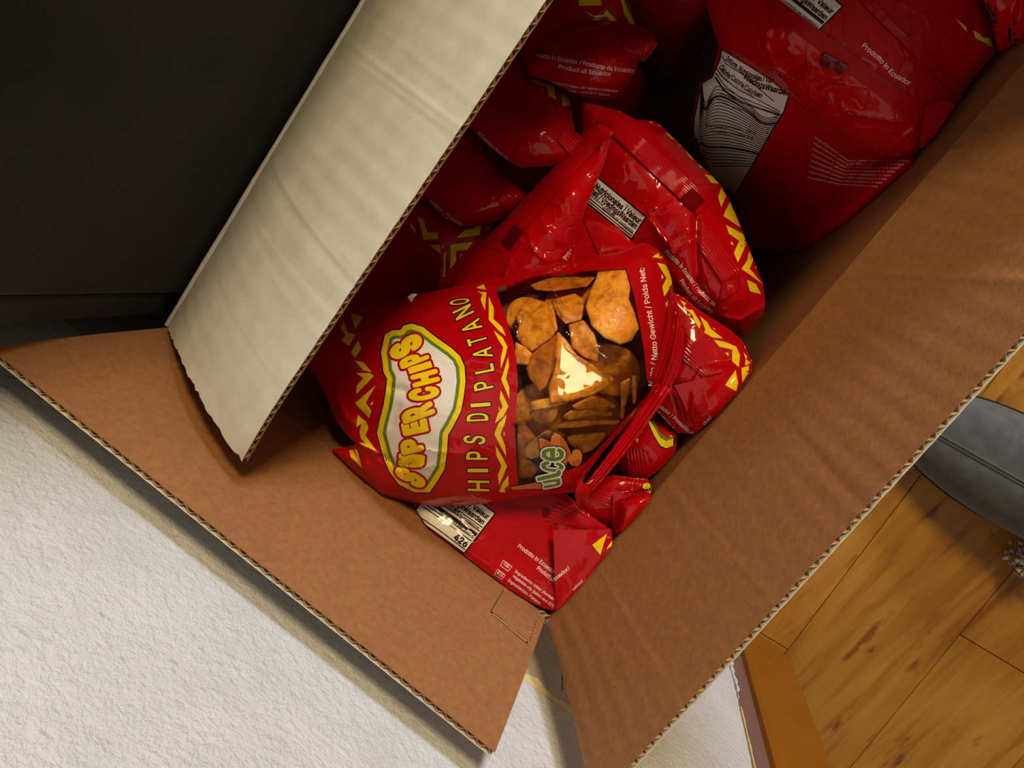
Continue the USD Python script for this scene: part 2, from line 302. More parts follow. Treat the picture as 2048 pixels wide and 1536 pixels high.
# locking tab cut in the left flap: an outline crease, a slit with lifted lips, perforation holes
def on_flap(fl, px, py, lift):
    """point where the line of sight through a pixel meets a flap's mid sheet, lifted off along its normal"""
    pr, C, N = fl
    c = C.reshape(-1, 3); r = ray(px, py); d = c - EYE
    k = np.argmin(np.linalg.norm(d / np.linalg.norm(d, axis=1, keepdims=True) - r / np.linalg.norm(r), axis=1))
    n = N.reshape(-1, 3)[k]; t = ((c[k] - EYE) @ n + .0022 + lift) / (r @ n)
    return EYE + r * t, n
def strip_on(fl, pts, w, lift, m, name, height=.0004):
    P0 = [on_flap(fl, x, y, lift) for x, y in pts]
    pos = np.array([p for p, n in P0]); nn = np.array([n for p, n in P0])
    d = np.gradient(pos, axis=0); d /= np.linalg.norm(d, axis=1, keepdims=True); sd = np.cross(d, nn)
    top = np.stack([pos - sd * w / 2 + nn * height, pos + sd * w / 2 + nn * height], 1); bot = np.stack([pos - sd * w / 2, pos + sd * w / 2], 1)
    v, f = closed_sheet(top, bot); emit(name, v, f, m, fl[0], smooth=False)
lin = lambda a, b, n: [(a[0] + (b[0] - a[0]) * k / (n - 1), a[1] + (b[1] - a[1]) * k / (n - 1)) for k in range(n)]
strip_on(flapA, lin((981, 1223), (1055, 1286), 12), .0011, 0, DARK, 'slit')
strip_on(flapA, lin((985, 1228), (1052, 1284), 12), .0004, .0003, KRAFT_EDGE, 'slit_lip', .0006)
strip_on(flapA, lin((1007, 1180), (982, 1222), 8), .0004, 0, DARK, 'crease')
for q in range(7):
    a = (1072 - q * 1.9, 1242 + q * 6.2); strip_on(flapA, lin(a, (a[0] - .6, a[1] + 2), 3), .0005, 0, DARK, 'perforation', .0002)
# torn scraps of paper at the near corner
for k, (x, y, w, h, z, m) in enumerate([(1082, 1224, 16, 10, .366, TORN), (1092, 1232, 15, 9, .369, TORN), (1076, 1234, 14, 6, .368, KRAFT_EDGE), (1102, 1238, 12, 14, .366, TORN), (1094, 1243, 10, 4, .370, WALLPAPER)]):
    a = np.linspace(0, 2 * np.pi, 14)[:-1]; r = 1 + .3 * np.sin(a * 3 + k) + .15 * np.cos(a * 5 + k * 2)
    px = x + w * .5 * r * np.cos(a); py = y + h * .5 * r * np.sin(a)
    top = at(px, py, z + .003 * np.cos(a * 2 + k)); ctr = at(np.array(x), np.array(y), np.array(z + .004))
    v = np.vstack([top, ctr[None], top - [0, 0, .0005], ctr[None] - [0, 0, .0005]]); n = len(a)
    f = [(i, (i + 1) % n, n) for i in range(n)] + [((i + 1) % n + n + 1, i + n + 1, 2 * n + 1) for i in range(n)]
    emit('torn_scrap', v, np.array(f), m, bx)

# ================================================================= SOFA SIDE
sf = thing('sofa', 'tall black twill sofa side standing left of the box', 'sofa')
def rbox(lo, hi, r, res=3):
    import manifold3d as m3
    sp = m3.Manifold.sphere(r, 24)
    return m3.Manifold.batch_hull([sp.translate((x, y, z)) for x in (lo[0] + r, hi[0] - r) for y in (lo[1] + r, hi[1] - r) for z in (lo[2] + r, hi[2] - r)])
def shear_front(v):   # the near end leans with height
    v = v.copy(); k = np.clip(1 - (v[:, 1] + .2255) / .08, 0, 1); v[:, 1] += k * np.clip(v[:, 2] - .35, 0, 1) * .13; return v
def mm(m): g = m.to_mesh(); return np.array(g.vert_properties[:, :3], float), np.array(g.tri_verts)
v, f = mm(rbox((-.75, -.2225, .03), (-.2195, 1.1, .66), .012)); emit('side_cushion', shear_front(v), f, SOFA, sf, smooth=35)
v, f = mm(rbox((-.74, -.2405, .03), (-.221, -.2195, .65), .006)); emit('front_welt', shear_front(v), f, SOFA_WELT, sf, smooth=35)
for x in (-.72, -.25):
    for y in (-.2, 1.05):
        emit_tm('foot', box(x - .02, x + .02, y - .02, y + .02, 0, .035, .003), SOFA_WELT, sf)

# ================================================================= SLIPPER
sl = thing('slipper', 'grey suede slipper with a stitched seam on the wooden floor', 'slipper')
def slipper():
    # spine along +x turned slightly, toe towards -x ; cross sections are flattened domes
    nS, nA = 70, 40
    u = np.linspace(0, 1, nS); L = .27
    half = .058 * np.clip(np.sin(np.clip(u * 2.6, 0, np.pi / 2)), 0, 1) ** .62 * (1 - .10 * u)
    hgt = .024 + .050 * np.clip(u * 1.6, 0, 1) ** .9
    hgt *= np.clip(u * 9, 0, 1) ** .45
    a = np.linspace(0, 2 * np.pi, nA + 1)[:-1]
    V = np.zeros((nS, nA, 3))
    for i in range(nS):
        c, s = np.cos(a), np.sin(a)
        y = half[i] * np.sign(c) * np.abs(c) ** .75; z = np.where(s > 0, .010 + hgt[i] * np.abs(s) ** .85, .010 - .010 * np.abs(s) ** .4)
        V[i, :, 0] = u[i] * L; V[i, :, 1] = y; V[i, :, 2] = z
    return V
V = slipper(); ang = math.radians(8); org = np.array([.288, .031, .002])
def place(v):
    w = v.copy(); w[..., 0] = v[..., 0] * math.cos(ang) - v[..., 1] * math.sin(ang); w[..., 1] = v[..., 0] * math.sin(ang) + v[..., 1] * math.cos(ang); return w + org
nS, nA = V.shape[:2]
f = np.array([(i * nA + j, i * nA + (j + 1) % nA, (i + 1) * nA + (j + 1) % nA, (i + 1) * nA + j) for i in range(nS - 1) for j in range(nA)])
W = place(V).reshape(-1, 3)
ff = np.vstack([f[:, [0, 2, 1]], f[:, [0, 3, 2]]]); c1 = W[-nA:].mean(0)
W2 = np.vstack([W, c1]); ff = np.vstack([ff, [((nS - 1) * nA + j, len(W), (nS - 1) * nA + (j + 1) % nA)[::-1] for j in range(nA)]])
emit('upper', W2, ff, SUEDE, sl, smooth=50)
# seam: double welt running lengthwise slightly off the crest
def seam(yk, r, m, name):
    us = np.linspace(.07, .98, 60); pts = []
    for q in us:
        i = q * (nS - 1); i0 = int(i); fr_ = i - i0
        prof = V[i0] * (1 - fr_) + V[min(i0 + 1, nS - 1)] * fr_
        top = prof[(prof[:, 2] > .0101)]; o = np.argsort(top[:, 1]); y = np.interp(0, [0], [yk]) * .051
        z = np.interp(y, top[o, 1], top[o, 2]); pts.append((q * .27, y, z))
    pts = place(np.array(pts)); rr = r; d = np.gradient(pts, axis=0); d /= np.linalg.norm(d, axis=1, keepdims=True); sd = np.cross(d, [0, 0, 1.])
    a = np.linspace(0, 2 * np.pi, 9)[:-1]
    v = pts[:, None] + rr * (np.cos(a)[None, :, None] * sd[:, None] + np.sin(a)[None, :, None] * np.array([0, 0, 1.]))
    k = len(pts); f = np.array([(i * 8 + j, i * 8 + (j + 1) % 8, (i + 1) * 8 + (j + 1) % 8, (i + 1) * 8 + j) for i in range(k - 1) for j in range(8)])
    emit(name, v.reshape(-1, 3), f, m, sl, smooth=True)
seam(-.06, .0012, SUEDE, 'seam'); seam(-.13, .0009, SUEDE_SEAM, 'seam')
so = V.copy(); so[..., 1] *= 1.03; so[..., 2] = np.clip(so[..., 2], 0, .008); so = place(so) - [0.0015, 0, .0015]
emit('sole', so.reshape(-1, 3), f, SOLE, sl, smooth=40)
rng = np.random.default_rng(9); fv, ff = [], []
cen = at(np.array(2044.), np.array(1112.), np.array(.03))
for k in range(170):
    c = cen + np.array([.018, -.002, -.004]) + rng.normal(0, 1, 3) * [.011, .007, .006]; s_ = trimesh.creation.icosphere(1, .0021); s_.vertices += rng.normal(0, .0006, s_.vertices.shape)
    ff.append(s_.faces + len(fv) * 42); fv.append(s_.vertices + c)
emit('fleece_lining', np.vstack(fv), np.vstack(ff), FLEECE, sl, smooth=True)

# ================================================================= THE BAGS (pillow pouches of printed film)
def seg_dist(p, line):
    best = np.full(len(p), 1e9)
    for a, b in zip(line[:-1], line[1:]):
        a, b = np.array(a, float), np.array(b, float); d = b - a
        t = np.clip(((p - a) @ d) / (d @ d + 1e-9), 0, 1)
        best = np.minimum(best, np.linalg.norm(p - (a + t[:, None] * d), axis=1))
    return best
def densify(pts, step, closed=True):
    pts = [np.array(p, float) for p in pts]; out = []
    for a, b in zip(pts, pts[1:] + pts[:1] if closed else pts[1:]):
        n = max(1, int(np.linalg.norm(b - a) / step)); out += [a + (b - a) * k / n for k in range(n)]
    if not closed: out.append(pts[-1])
    return np.array(out)
def smooth_poly(pts, r):
    """rounds the corners of a traced outline"""
    p = Polygon(pts).buffer(-r * .5).buffer(r).buffer(-r * .5)
    if p.geom_type != 'Polygon': p = max(p.geoms, key=lambda g: g.area)
    return np.array(p.exterior.coords)[:-1]
class Surf:
    """height of a sheet (metres above the rim) over the trace of it; ctrl in millimetres"""
    def __init__(s, ctrl, outline=None, drop=9, width=34, creases=(), noise=(1.2, 70), ridge=(1.0, 55), seed=0, base=None, soft=0, hard=None):
        c = np.array(ctrl, float); s.lift = None; s.reach = 55.; s.floor = None
        if len(c) == 1: s.rbf = lambda p, z=c[0, 2]: np.full(len(p), z)
        else: s.rbf = RBFInterpolator(c[:, :2] / 100., c[:, 2], kernel='thin_plate_spline' if len(c) > 2 else 'linear', smoothing=soft, degree=1 if len(c) > 2 else 0)
        s.raw = c; s.scaled = len(c) > 1
        s.tree = None
        if outline is not None:
            d = densify(outline, 2.0)
            if hard is not None:                       # stretches of the outline that are flat fins
                keep = seg_dist(d, hard) > 3; d = d[keep]
            s.tree = cKDTree(d)
        s.drop, s.width, s.creases, s.noise, s.ridge, s.seed, s.base = drop, width, creases, noise, ridge, seed, base
    def z(s, p):
        p = np.asarray(p, float)
        h = s.rbf(p / 100. if s.scaled else p)
        if s.base is not None: h = h + (s.base.z(p) - RIM) * 1000
        if s.tree is not None:
            d = np.clip(s.tree.query(p)[0] / s.width, 0, 1); h = h - s.drop * (1 - np.sqrt(np.maximum(1 - (1 - d) ** 2, 0)))
        if s.noise[0]: h = h + s.noise[0] * 2 * (meshkit.fbm(np.c_[p / s.noise[1], np.full(len(p), s.seed * 1.7)], 3, s.seed) - .5)
        if s.ridge[0]:
            n = meshkit.fbm(np.c_[p / s.ridge[1] + s.seed * 3.3, np.full(len(p), 2.5)], 2, s.seed + 20) if s.ridge[0] else 0; h = h + .42 * s.ridge[0] * (1 - np.minimum(np.abs(n - .5) * 17, 1)) ** 1.5 * (1 if s.seed % 2 else -1)
        for line, amp, w, kind in s.creases:
            d = seg_dist(p, line)
            if kind == 'r': h = h + amp * np.exp(-(d / w))
            elif kind == 's': h = h + amp * np.exp(-(d / w) ** 2)
            elif kind == 'p':                         # a flat facet with a slope of its own
                m = np.clip(seg_dist(p, list(line) + [line[0]]) / w, 0, 1) * shapely.contains_xy(Polygon(line), p[:, 0], p[:, 1]); m = m * m * (3 - 2 * m)
                h = h * (1 - m) + m * (.9 * (meshkit.fbm(np.c_[p / 26., np.full(len(p), 7.3)], 2, 3) - .5) + amp[0] + amp[3] * (p[:, 0] - amp[1]) + amp[4] * (p[:, 1] - amp[2]))
            elif kind == 'f':                         # a flat facet rising on one side of a line
                a, b = np.array(line[0], float), np.array(line[-1], float); L = np.linalg.norm(b - a); t = (b - a) / L
                e = (p - a) @ np.array([-t[1], t[0]]) / w; q = ((p - a) @ t) / L
                h = h + amp * np.clip(np.minimum(e, (2.4 - e) / 1.4), 0, 1) * np.clip(q * 6 + .6, 0, 1) * np.clip((1 - q) * 6 + .6, 0, 1)
            else:                                     # a step: one side of the line lies lower
                a, b = np.array(line[0], float), np.array(line[-1], float); t = (b - a) / np.linalg.norm(b - a)
                e = (p - a) @ np.array([-t[1], t[0]]); h = h + amp * .5 * (1 + np.tanh(e / w))
        if s.lift is not None:
            d0 = s.lift[0].query(p)[0]; near = np.flatnonzero(d0 < 2.6 * s.reach)
            if len(near):
                d, k = s.lift[0].query(p[near], min(32, s.lift[0].n)); w = np.exp(-(d - d[:, :1]) / 9.)
                h[near] += (s.lift[1][k] * w).sum(1) / w.sum(1) * np.exp(-(d[:, 0] / s.reach) ** 2)
        if s.floor is not None: fz = s.floor.z(p) + .0012; g_ = RIM + h / 1000. - fz; return fz + (g_ + np.sqrt(g_ * g_ + .0012 ** 2)) / 2
        return RIM + h / 1000.
    def fit_inside(s, outline):
        """lift the edges that would pass through the box walls below the rim"""
        p = densify(outline, 3.); z = s.z(p); r = ray(p[:, 0], p[:, 1]); lim = np.full(len(p), -9.)
        for k, wall in ((0, XR - .0012), (0, XL + .0012), (1, YN + .0012), (1, YF - .0012)):
            rr = r[:, k]; out = rr * wall > 0
            lim = np.where(out, np.maximum(lim, CAMZ + r[:, 2] * wall / np.where(out, rr, 1)), lim)
        need = np.maximum(np.minimum(lim, RIM + .004) - z, 0) * 1000
        if need.max() > 0: s.lift = (cKDTree(p), need)
    def at(s, p, lift=0.0):
        p = np.asarray(p, float); return at(p[:, 0], p[:, 1], s.z(p) + lift)
    def nrm(s, p, e=1.2):
        n = np.cross(s.at(p + [e, 0]) - s.at(p - [e, 0]), s.at(p + [0, e]) - s.at(p - [0, e])); n /= np.linalg.norm(n, axis=1, keepdims=True) + 1e-12
        return np.where(n[:, 2:] < 0, -n, n)
def mesh2d(poly, step, hole=None, bstep=None):
    P = Polygon(poly) if not isinstance(poly, Polygon) else poly
    if hole is not None: P = P.difference(Polygon(hole))
    if P.geom_type != 'Polygon': P = max(P.geoms, key=lambda g: g.area)
    rings = [np.array(P.exterior.coords)[:-1]] + [np.array(r.coords)[:-1] for r in P.interiors]
    bnd = np.vstack([densify(r, bstep or step * .8) for r in rings])
    x0, y0, x1, y1 = P.bounds
    gx, gy = np.meshgrid(np.arange(x0, x1, step), np.arange(y0, y1, step * .87)); gx[::2] += step / 2
    g = np.c_[gx.ravel(), gy.ravel()]; g = g[shapely.contains_xy(P, g[:, 0], g[:, 1])]
    g = g[cKDTree(bnd).query(g)[0] > step * .55]
    v = np.vstack([bnd, g]); f = Delaunay(v).simplices; c = v[f].mean(1)
    f = f[shapely.contains_xy(P, c[:, 0], c[:, 1])]
    a = v[f]; cr = (a[:, 1, 0] - a[:, 0, 0]) * (a[:, 2, 1] - a[:, 0, 1]) - (a[:, 1, 1] - a[:, 0, 1]) * (a[:, 2, 0] - a[:, 0, 0])
    f = np.where((cr > 0)[:, None], f[:, [0, 2, 1]], f)          # picture y runs down: this winding faces the camera
    return v, f[np.abs(cr) > 1e-6], len(bnd)
class Bag:
    def __init__(b, label, outline, ctrl, thick=38, step=5.0, window=None, rnd=10, name='plantain_chip_bag', **kw):
        b.root = thing(name, label, 'bag of chips', 'bags of plantain chips in the box')
        b.outline = smooth_poly(outline, rnd); b.s = Surf(ctrl, b.outline, **kw); b.s.fit_inside(b.outline)
        b.P = Polygon(b.outline)
        v, f, nb = mesh2d(b.outline, step, window)
        top = b.s.at(v); n = b.s.nrm(v)
        emit('front_film', top, f, RED, b.root, normals=n)
        v2, f2, nb2 = mesh2d(b.outline, step * 2.2, None, step * .8)
        d = np.clip(cKDTree(densify(b.outline, 3)).query(v2)[0] / 60., 0, 1); prof = np.sqrt(np.maximum(1 - (1 - d) ** 2, 0))
        lo = at(v2[:, 0], v2[:, 1], b.s.z(v2) - thick / 1000. * prof)
        ins = lo[:, 2] < RIM; e = .0012
        lo[:, 0] = np.where(ins, np.clip(lo[:, 0], XL + e, XR - e), lo[:, 0]); lo[:, 1] = np.where(ins, np.clip(lo[:, 1], YN + e, YF - e), lo[:, 1])
        emit('back_film', lo, f2[:, ::-1], RED if window is None else INNER, b.root, smooth=True)
        if window is not None:
            v3, f3, _ = mesh2d(Polygon(window).buffer(2.5), step * .8)
            emit('clear_window', b.s.at(v3, -.0002), f3, CLEAR, b.root, normals=b.s.nrm(v3))
    def decal(b, polys, m, name, layer=1, clip=True, surf=None, maxe=9, label=None, lift0=.00022):
        s = surf or b.s; V, Fc = [], []; k = 0
        for p in polys:
            p = p if isinstance(p, (Polygon, MultiPolygon)) else Polygon(p)
            if not p.is_valid: p = p.buffer(0)
            if clip: p = p.intersection(b.P.buffer(-.6))
            for g in getattr(p, 'geoms', [p]):
                if g.geom_type != 'Polygon' or g.area < .4: continue
                v, f = trimesh.creation.triangulate_polygon(g, engine='earcut'); 
                v, f = trimesh.remesh.subdivide_to_size(np.c_[v[:, :2], np.zeros(len(v))], f, maxe, max_iter=30); V.append(v[:, :2]); Fc.append(f + k); k += len(v)
        if not V: return None
        v, f = np.vstack(V), np.vstack(Fc); a = v[f]
        cr = (a[:, 1, 0] - a[:, 0, 0]) * (a[:, 2, 1] - a[:, 0, 1]) - (a[:, 1, 1] - a[:, 0, 1]) * (a[:, 2, 0] - a[:, 0, 0])
        f = np.where((cr > 0)[:, None], f[:, [0, 2, 1]], f); f = f[np.abs(cr) > 1e-9]
        return emit(name, s.at(v, lift0 * layer), f, m, b.root, normals=s.nrm(v), label=label)
    def seal(b, quad, ridges, amp=.55, lift=1.6, name='seal', serr=True, n1=40, m=None, bend=0.0, surf=None, thick=.5):
        """crimped fin: quad p0->p1 runs along the crimps, p0->p3 across them"""
        s = surf or b.s; q = [np.array(p, float) for p in quad]; nb = ridges * 8 + 1
        A, B = np.meshgrid(np.linspace(0, 1, n1), np.linspace(0, 1, nb), indexing='ij')
        if serr: Ae = A
        p = (q[0] * ((1 - A) * (1 - B))[..., None] + q[1] * (A * (1 - B))[..., None] + q[2] * (A * B)[..., None] + q[3] * ((1 - A) * B)[..., None])
        if bend: nrm_ = np.array([-(q[1] - q[0])[1], (q[1] - q[0])[0]]); nrm_ /= np.linalg.norm(nrm_); p = p + nrm_ * (bend * np.sin(A * np.pi))[..., None]
        if serr:      # pinked edges on the two long sides
            d = (q[3] - q[0]) / np.linalg.norm(q[3] - q[0]); L = np.linalg.norm(q[1] - q[0])
            tooth = 1.3 * np.abs(((A * L / 5) % 1) - .5) * 2; p = p + d * (tooth * ((B > .97) * 1. - (B < .03) * 1.))[..., None]
        fl = p.reshape(-1, 2); edge = np.minimum(np.minimum(A, 1 - A) * 12, 1) ** .5
        h = lift / 1000. * (.35 + .65 * edge) + amp * .5 / 1000. * np.sin(B * ridges * 2 * np.pi) * edge
        top = s.at(fl, 0.0).reshape(n1, nb, 3); top[..., 2] += h
        v, f = closed_sheet(top, top - [0, 0, thick / 1000.])
        return emit(name, v, f[:, ::-1], m or RED_SEAL, b.root, smooth=50)
    def sheet(b, poly, ctrl, name='folded_corner', step=4, thick=.35, rnd=2, m=None, **kw):
        kw.setdefault('noise', (.35, 50)); kw.setdefault('ridge', (0, 50)); kw.setdefault('drop', 0)
        o = smooth_poly(poly, rnd); s = Surf(ctrl, o, **kw); v, f, nb = mesh2d(o, step)
        s.floor = b.s; top = s.at(v); n = s.nrm(v)
        emit(name, top, f, m or RED, b.root, normals=n)
        return s, Polygon(o)
# ---- lettering as outlines
_fonts = {}
def glyphs(text, bold=0):
    from PIL import Image, ImageDraw, ImageFont
    if 96 not in _fonts: _fonts[96] = ImageFont.truetype(glob.glob('/opt/blender-*/*/datafiles/fonts/Inter.woff2')[0], 96)
    ft = _fonts[96]; x0, y0, x1, y1 = ft.getbbox(text, anchor='ls', stroke_width=bold)
    im = Image.new('L', (x1 - x0 + 8, y1 - y0 + 8)); ImageDraw.Draw(im).text((4 - x0, 4 - y0), text, 255, ft, anchor='ls', stroke_width=bold)
    on = np.pad(np.asarray(im) > 127, ((0, 0), (1, 1))).astype(np.int8)
    rows, st = np.nonzero(np.diff(on, axis=1) == 1); en = np.nonzero(np.diff(on, axis=1) == -1)[1]
    sh = shapely.union_all(shapely.box(st, -rows - 1, en, -rows)).buffer(.6).buffer(-.6).simplify(.8)
    return affinity.affine_transform(sh, [1 / 70., 0, 0, 1 / 70., -4 / 70., (4 - y0) / 70.])
def text_on(text, path, h, bold=3, start=0.0, fit=True, track=0, shear=0.0):
    """lettering laid along a path of picture points; capitals h pixels tall; fitted to the path's length"""
    g = glyphs(text, bold); w = g.bounds[2]
    P = densify(path, 2.0, closed=False); L = np.concatenate([[0], np.cumsum(np.linalg.norm(np.diff(P, axis=0), axis=1))])
    kx = (L[-1] / w) if fit else h
    T = np.gradient(P, axis=0); T /= np.linalg.norm(T, axis=1, keepdims=True)
    def fn(xy):
        d = xy[:, 0] * kx + shear * xy[:, 1] * h
        px = np.interp(d, L, P[:, 0]); py = np.interp(d, L, P[:, 1]); tx = np.interp(d, L, T[:, 0]); ty = np.interp(d, L, T[:, 1])
        ex = np.where(d > L[-1], d - L[-1], np.where(d < 0, d, 0))
        return np.c_[px + ty * xy[:, 1] * h + tx * ex, py - tx * xy[:, 1] * h + ty * ex]
    return shapely.transform(g, fn)
def glyph_at(ch, c, h, ang, wx=1.0, bold=6):
    """one character centred on a picture point; ang = reading direction in degrees (picture axes, y down)"""
    g = glyphs(ch, bold) if ch != 'I' else shapely.box(0, 0, .20 + bold / 70., 1); x0, y0, x1, y1 = g.bounds; g = affinity.translate(g, -(x0 + x1) / 2, -(y0 + y1) / 2)
    u = np.array([math.cos(math.radians(ang)), math.sin(math.radians(ang))]); up = np.array([u[1], -u[0]])
    return affinity.affine_transform(g, [u[0] * h * wx, up[0] * h, u[1] * h * wx, up[1] * h, c[0], c[1]])
def crop(pts, x0, y0, k):
    return [(x0 + x * k, y0 + y * k) for x, y in pts]
def line_poly(pts, w): return LineString(pts).buffer(w / 2, cap_style='flat')
def nutrition(b, quad, rows, titles, border=3.0, thickrows=(), surf=None, seed=0, wavy=0):
    """white panel with a black frame, rules and small print. quad TL,TR,BR,BL in picture points"""
    q = [np.array(p, float) for p in quad]
    def m(a, c): return q[0] * (1 - a) * (1 - c) + q[1] * a * (1 - c) + q[2] * a * c + q[3] * (1 - a) * c
    ou = Polygon(q); b.decal([ou.buffer(border, join_style='mitre')], BLACK, 'panel_frame', 1, surf=surf)
    b.decal([ou], WHITE, 'nutrition_panel', 2, surf=surf)
    r = np.random.default_rng(seed); ls = []
    wave = lambda a, k: wavy * (math.sin(a * 7 + k * .35) * .5 + math.sin(a * 3.1 + 1.3 + k * .2))
    for k, c in enumerate(rows):
        w = 7.0 if k in thickrows else 1.7
        ls.append(line_poly([m(a, c + wave(a, k)) for a in np.linspace(.02, .985, 20)], w))
    b.decal([x.intersection(ou) for x in ls], BLACK, 'panel_rule', 3, surf=surf)
    tx = []
    for text, a0, a1, c, h in titles:
        tx.append(text_on(text, [m(a, c + wave(a, 0)) for a in np.linspace(a0, a1, 12)], h, 4 if h > 7 else 2).intersection(ou))
    b.decal(tx, BLACK, 'lettering', 3, surf=surf)

# ---------------------------------------------------------------- lower layer: bags standing in the dark under the upper ones
def pillow(cx, cy, cz, lx, ly, th, rot):
    n = 22; a, c = np.meshgrid(np.linspace(-1, 1, n), np.linspace(-1, 1, n), indexing='ij')
    e = np.sqrt(np.maximum((1 - a ** 4) * (1 - c ** 4), 0)) ** .8
    x, z = a * lx / 2 * (1 - .08 * c ** 2), c * ly / 2 * (1 - .03 * a ** 2); r = math.radians(rot)
    w = .004 * (meshkit.fbm(np.stack([a * 2 + cx * 40, c * 2, a * 0], -1), 3, 3) - .5)
    f = lambda y: np.stack([cx + x * math.cos(r) - y * math.sin(r), cy + x * math.sin(r) + y * math.cos(r), cz + z], -1)
    return closed_sheet(f(-e * th / 2 - w * e), f(e * th / 2))
LOWER = [(-.132, -.172, 'beneath the logo end of the front bag'), (.022, -.172, 'beneath the near corner bag'), (-.132, -.088, 'beneath the zigzags at the left'), (.022, -.088, 'beneath the window of the front bag'), (-.132, -.004, 'beneath the second bag beside the white flap'), (-.132, .08, 'beneath the uppermost bag beside the white flap'), (-.132, .167, 'beneath the bags at the top edge'), (.022, .215, 'against the far wall, right')]
for k, (x, y, w) in enumerate(LOWER):
    o = thing('lower_chip_bag', 'red bag standing in the dark ' + w, 'bag of chips', 'red bags in the dark under the upper ones')
    v, f = pillow(x, y, .006 + .1125, .142, .225, .078, (-3, 2, 3, -2)[k % 4]); emit('pouch', v, f, RED, o, smooth=60)

# ---------------------------------------------------------------- bag 13: near corner
g = lambda pts: crop(pts, 800, 940, .27344)
b = Bag('red bag in the near corner of the box, its tip folded bright', [(827, 1012), (857, 1060), (890, 1085), (928, 1110), (1010, 1172), (1057, 1202), (1090, 1217), (1112, 1222), (1125, 1213), (1164, 1172), (1205, 1120), (1226, 1090), (1224, 1060), (1180, 1030), (1158, 1010), (1100, 960), (1000, 930), (900, 925), (840, 980)],
        [(840, 1000, -8), (900, 940, -14), (1000, 940, -16), (1100, 980, -17), (930, 1090, 0), (1000, 1080, -4), (1060, 1130, -4), (1090, 1205, 1), (1180, 1120, 0), (1220, 1070, -4), (1010, 1165, 1)], thick=30, drop=3, width=26, seed=1,
        creases=[([(1107, 1056), (1109, 1215)], -3.0, 7, 'r'), ([(905, 1010), (945, 1070)], -2.5, 8, 's')], noise=(.7, 80), ridge=(.5, 60))
nutrition(b, [(886, 952), (989, 1027), (928, 1105), (825, 1030)], [.38, .47, .57, .66, .73, .94], [('ionales / Valeur', .25, .97, .19, 10), ('VoedingsWaarden', .15, .96, .33, 10), ('426', .72, .97, .91, 13), ('Porzioni per confezione', .3, .95, .45, 4), ('Valori medi per 100 g', .3, .95, .64, 4)], thickrows=(2,), seed=1, wavy=.008)
b.decal([text_on('Prodotto in Ecuador', g([(855, 560), (1125, 760)]), 8, 3), text_on('Product uit', g([(995, 722), (1125, 822)]), 8, 3)], INK, 'lettering', 1)
b.decal([text_on('Ingredients: bitter plantain', g([(835, 745), (1120, 955)]), 6, 1), text_on('vegetable oils (palm) and SOY', g([(820, 778), (1120, 1010)]), 6, 1), text_on('Ingredientes: Platano', g([(785, 810), (1020, 985)]), 6, 1),
         text_on('GB', g([(752, 690), (790, 720)]), 7, 2), text_on('ES', g([(705, 755), (745, 785)]), 7, 2)], INK, 'small_print', 1)
b.decal([LineString(g([(755, 660), (820, 705), (790, 740), (735, 700), (755, 660)])).buffer(.6), LineString(g([(715, 725), (770, 765), (745, 800), (690, 765), (715, 725)])).buffer(.5)], INK, 'code_frame', 1)
b.seal([(1112, 1004), (1222, 1058), (1205, 1062), (1092, 1040)], 5, .45, 1.2)
b.decal([g([(1050, 270), (1185, 330), (1160, 375), (1040, 340)])], DARKSQ, 'print_mark', 1)
fs, fp = b.sheet([(1107, 1060), (1222, 1059), (1226, 1092), (1165, 1171), (1112, 1221)], [(1107, 1060, 1), (1222, 1060, 0), (1226, 1092, -1), (1165, 1165, 2), (1111, 1215, 3), (1150, 1100, 3)])
b.decal([g([(1515, 465), (1405, 548), (1465, 622)]), g([(1552, 515), (1515, 568), (1512, 580), (1545, 560)])], YELLOW, 'zigzag_print', 1, surf=fs)
b.decal([text_on('cuador/', g([(1132, 812), (1245, 722)]), 7, 3), text_on('refined', g([(1270, 885), (1340, 815)]), 5, 1)], INK, 'lettering', 1, surf=fs)

# ---------------------------------------------------------------- bag 14 + 15 at the right rim
g = lambda pts: crop(pts, 1120, 820, .27344)
b = Bag('red bag at the right rim with a curved yellow and green logo edge', [(1251, 850), (1290, 825), (1330, 850), (1355, 869), (1352, 902), (1322, 937), (1296, 956), (1262, 962), (1240, 940), (1225, 890)],
        [(1251, 850, -34), (1295, 836, -34), (1355, 869, -24), (1350, 905, -24), (1322, 935, -24), (1295, 955, -26), (1240, 940, -34), (1290, 890, -24)], thick=30, drop=5, width=20, seed=4, step=4, noise=(.8, 40), ridge=(1.0, 40))
b.seal([(1252, 893), (1258, 957), (1294, 952), (1284, 893)], 5, .4, 1.0, n1=20)
b.decal([g([(638, 55), (655, 60), (690, 110), (735, 190), (780, 215), (832, 195), (845, 215), (832, 265), (775, 287), (730, 270), (685, 195), (650, 120)])], BLACK, 'logo_outline', 1)
b.decal([g([(640, 62), (655, 72), (700, 140), (735, 200), (780, 224), (830, 205), (830, 260), (778, 280), (735, 262), (690, 190), (655, 115)])], YELLOW, 'logo_edge', 2)
b.decal([g([(668, 80), (685, 85), (745, 180), (790, 205), (830, 190), (832, 206), (780, 226), (735, 200)])], GREEN, 'logo_band', 3)
b.decal([g([(575, 130), (600, 125), (600, 160), (570, 180)]), g([(545, 190), (575, 215), (565, 245)])], YELLOW, 'zigzag_print', 1)
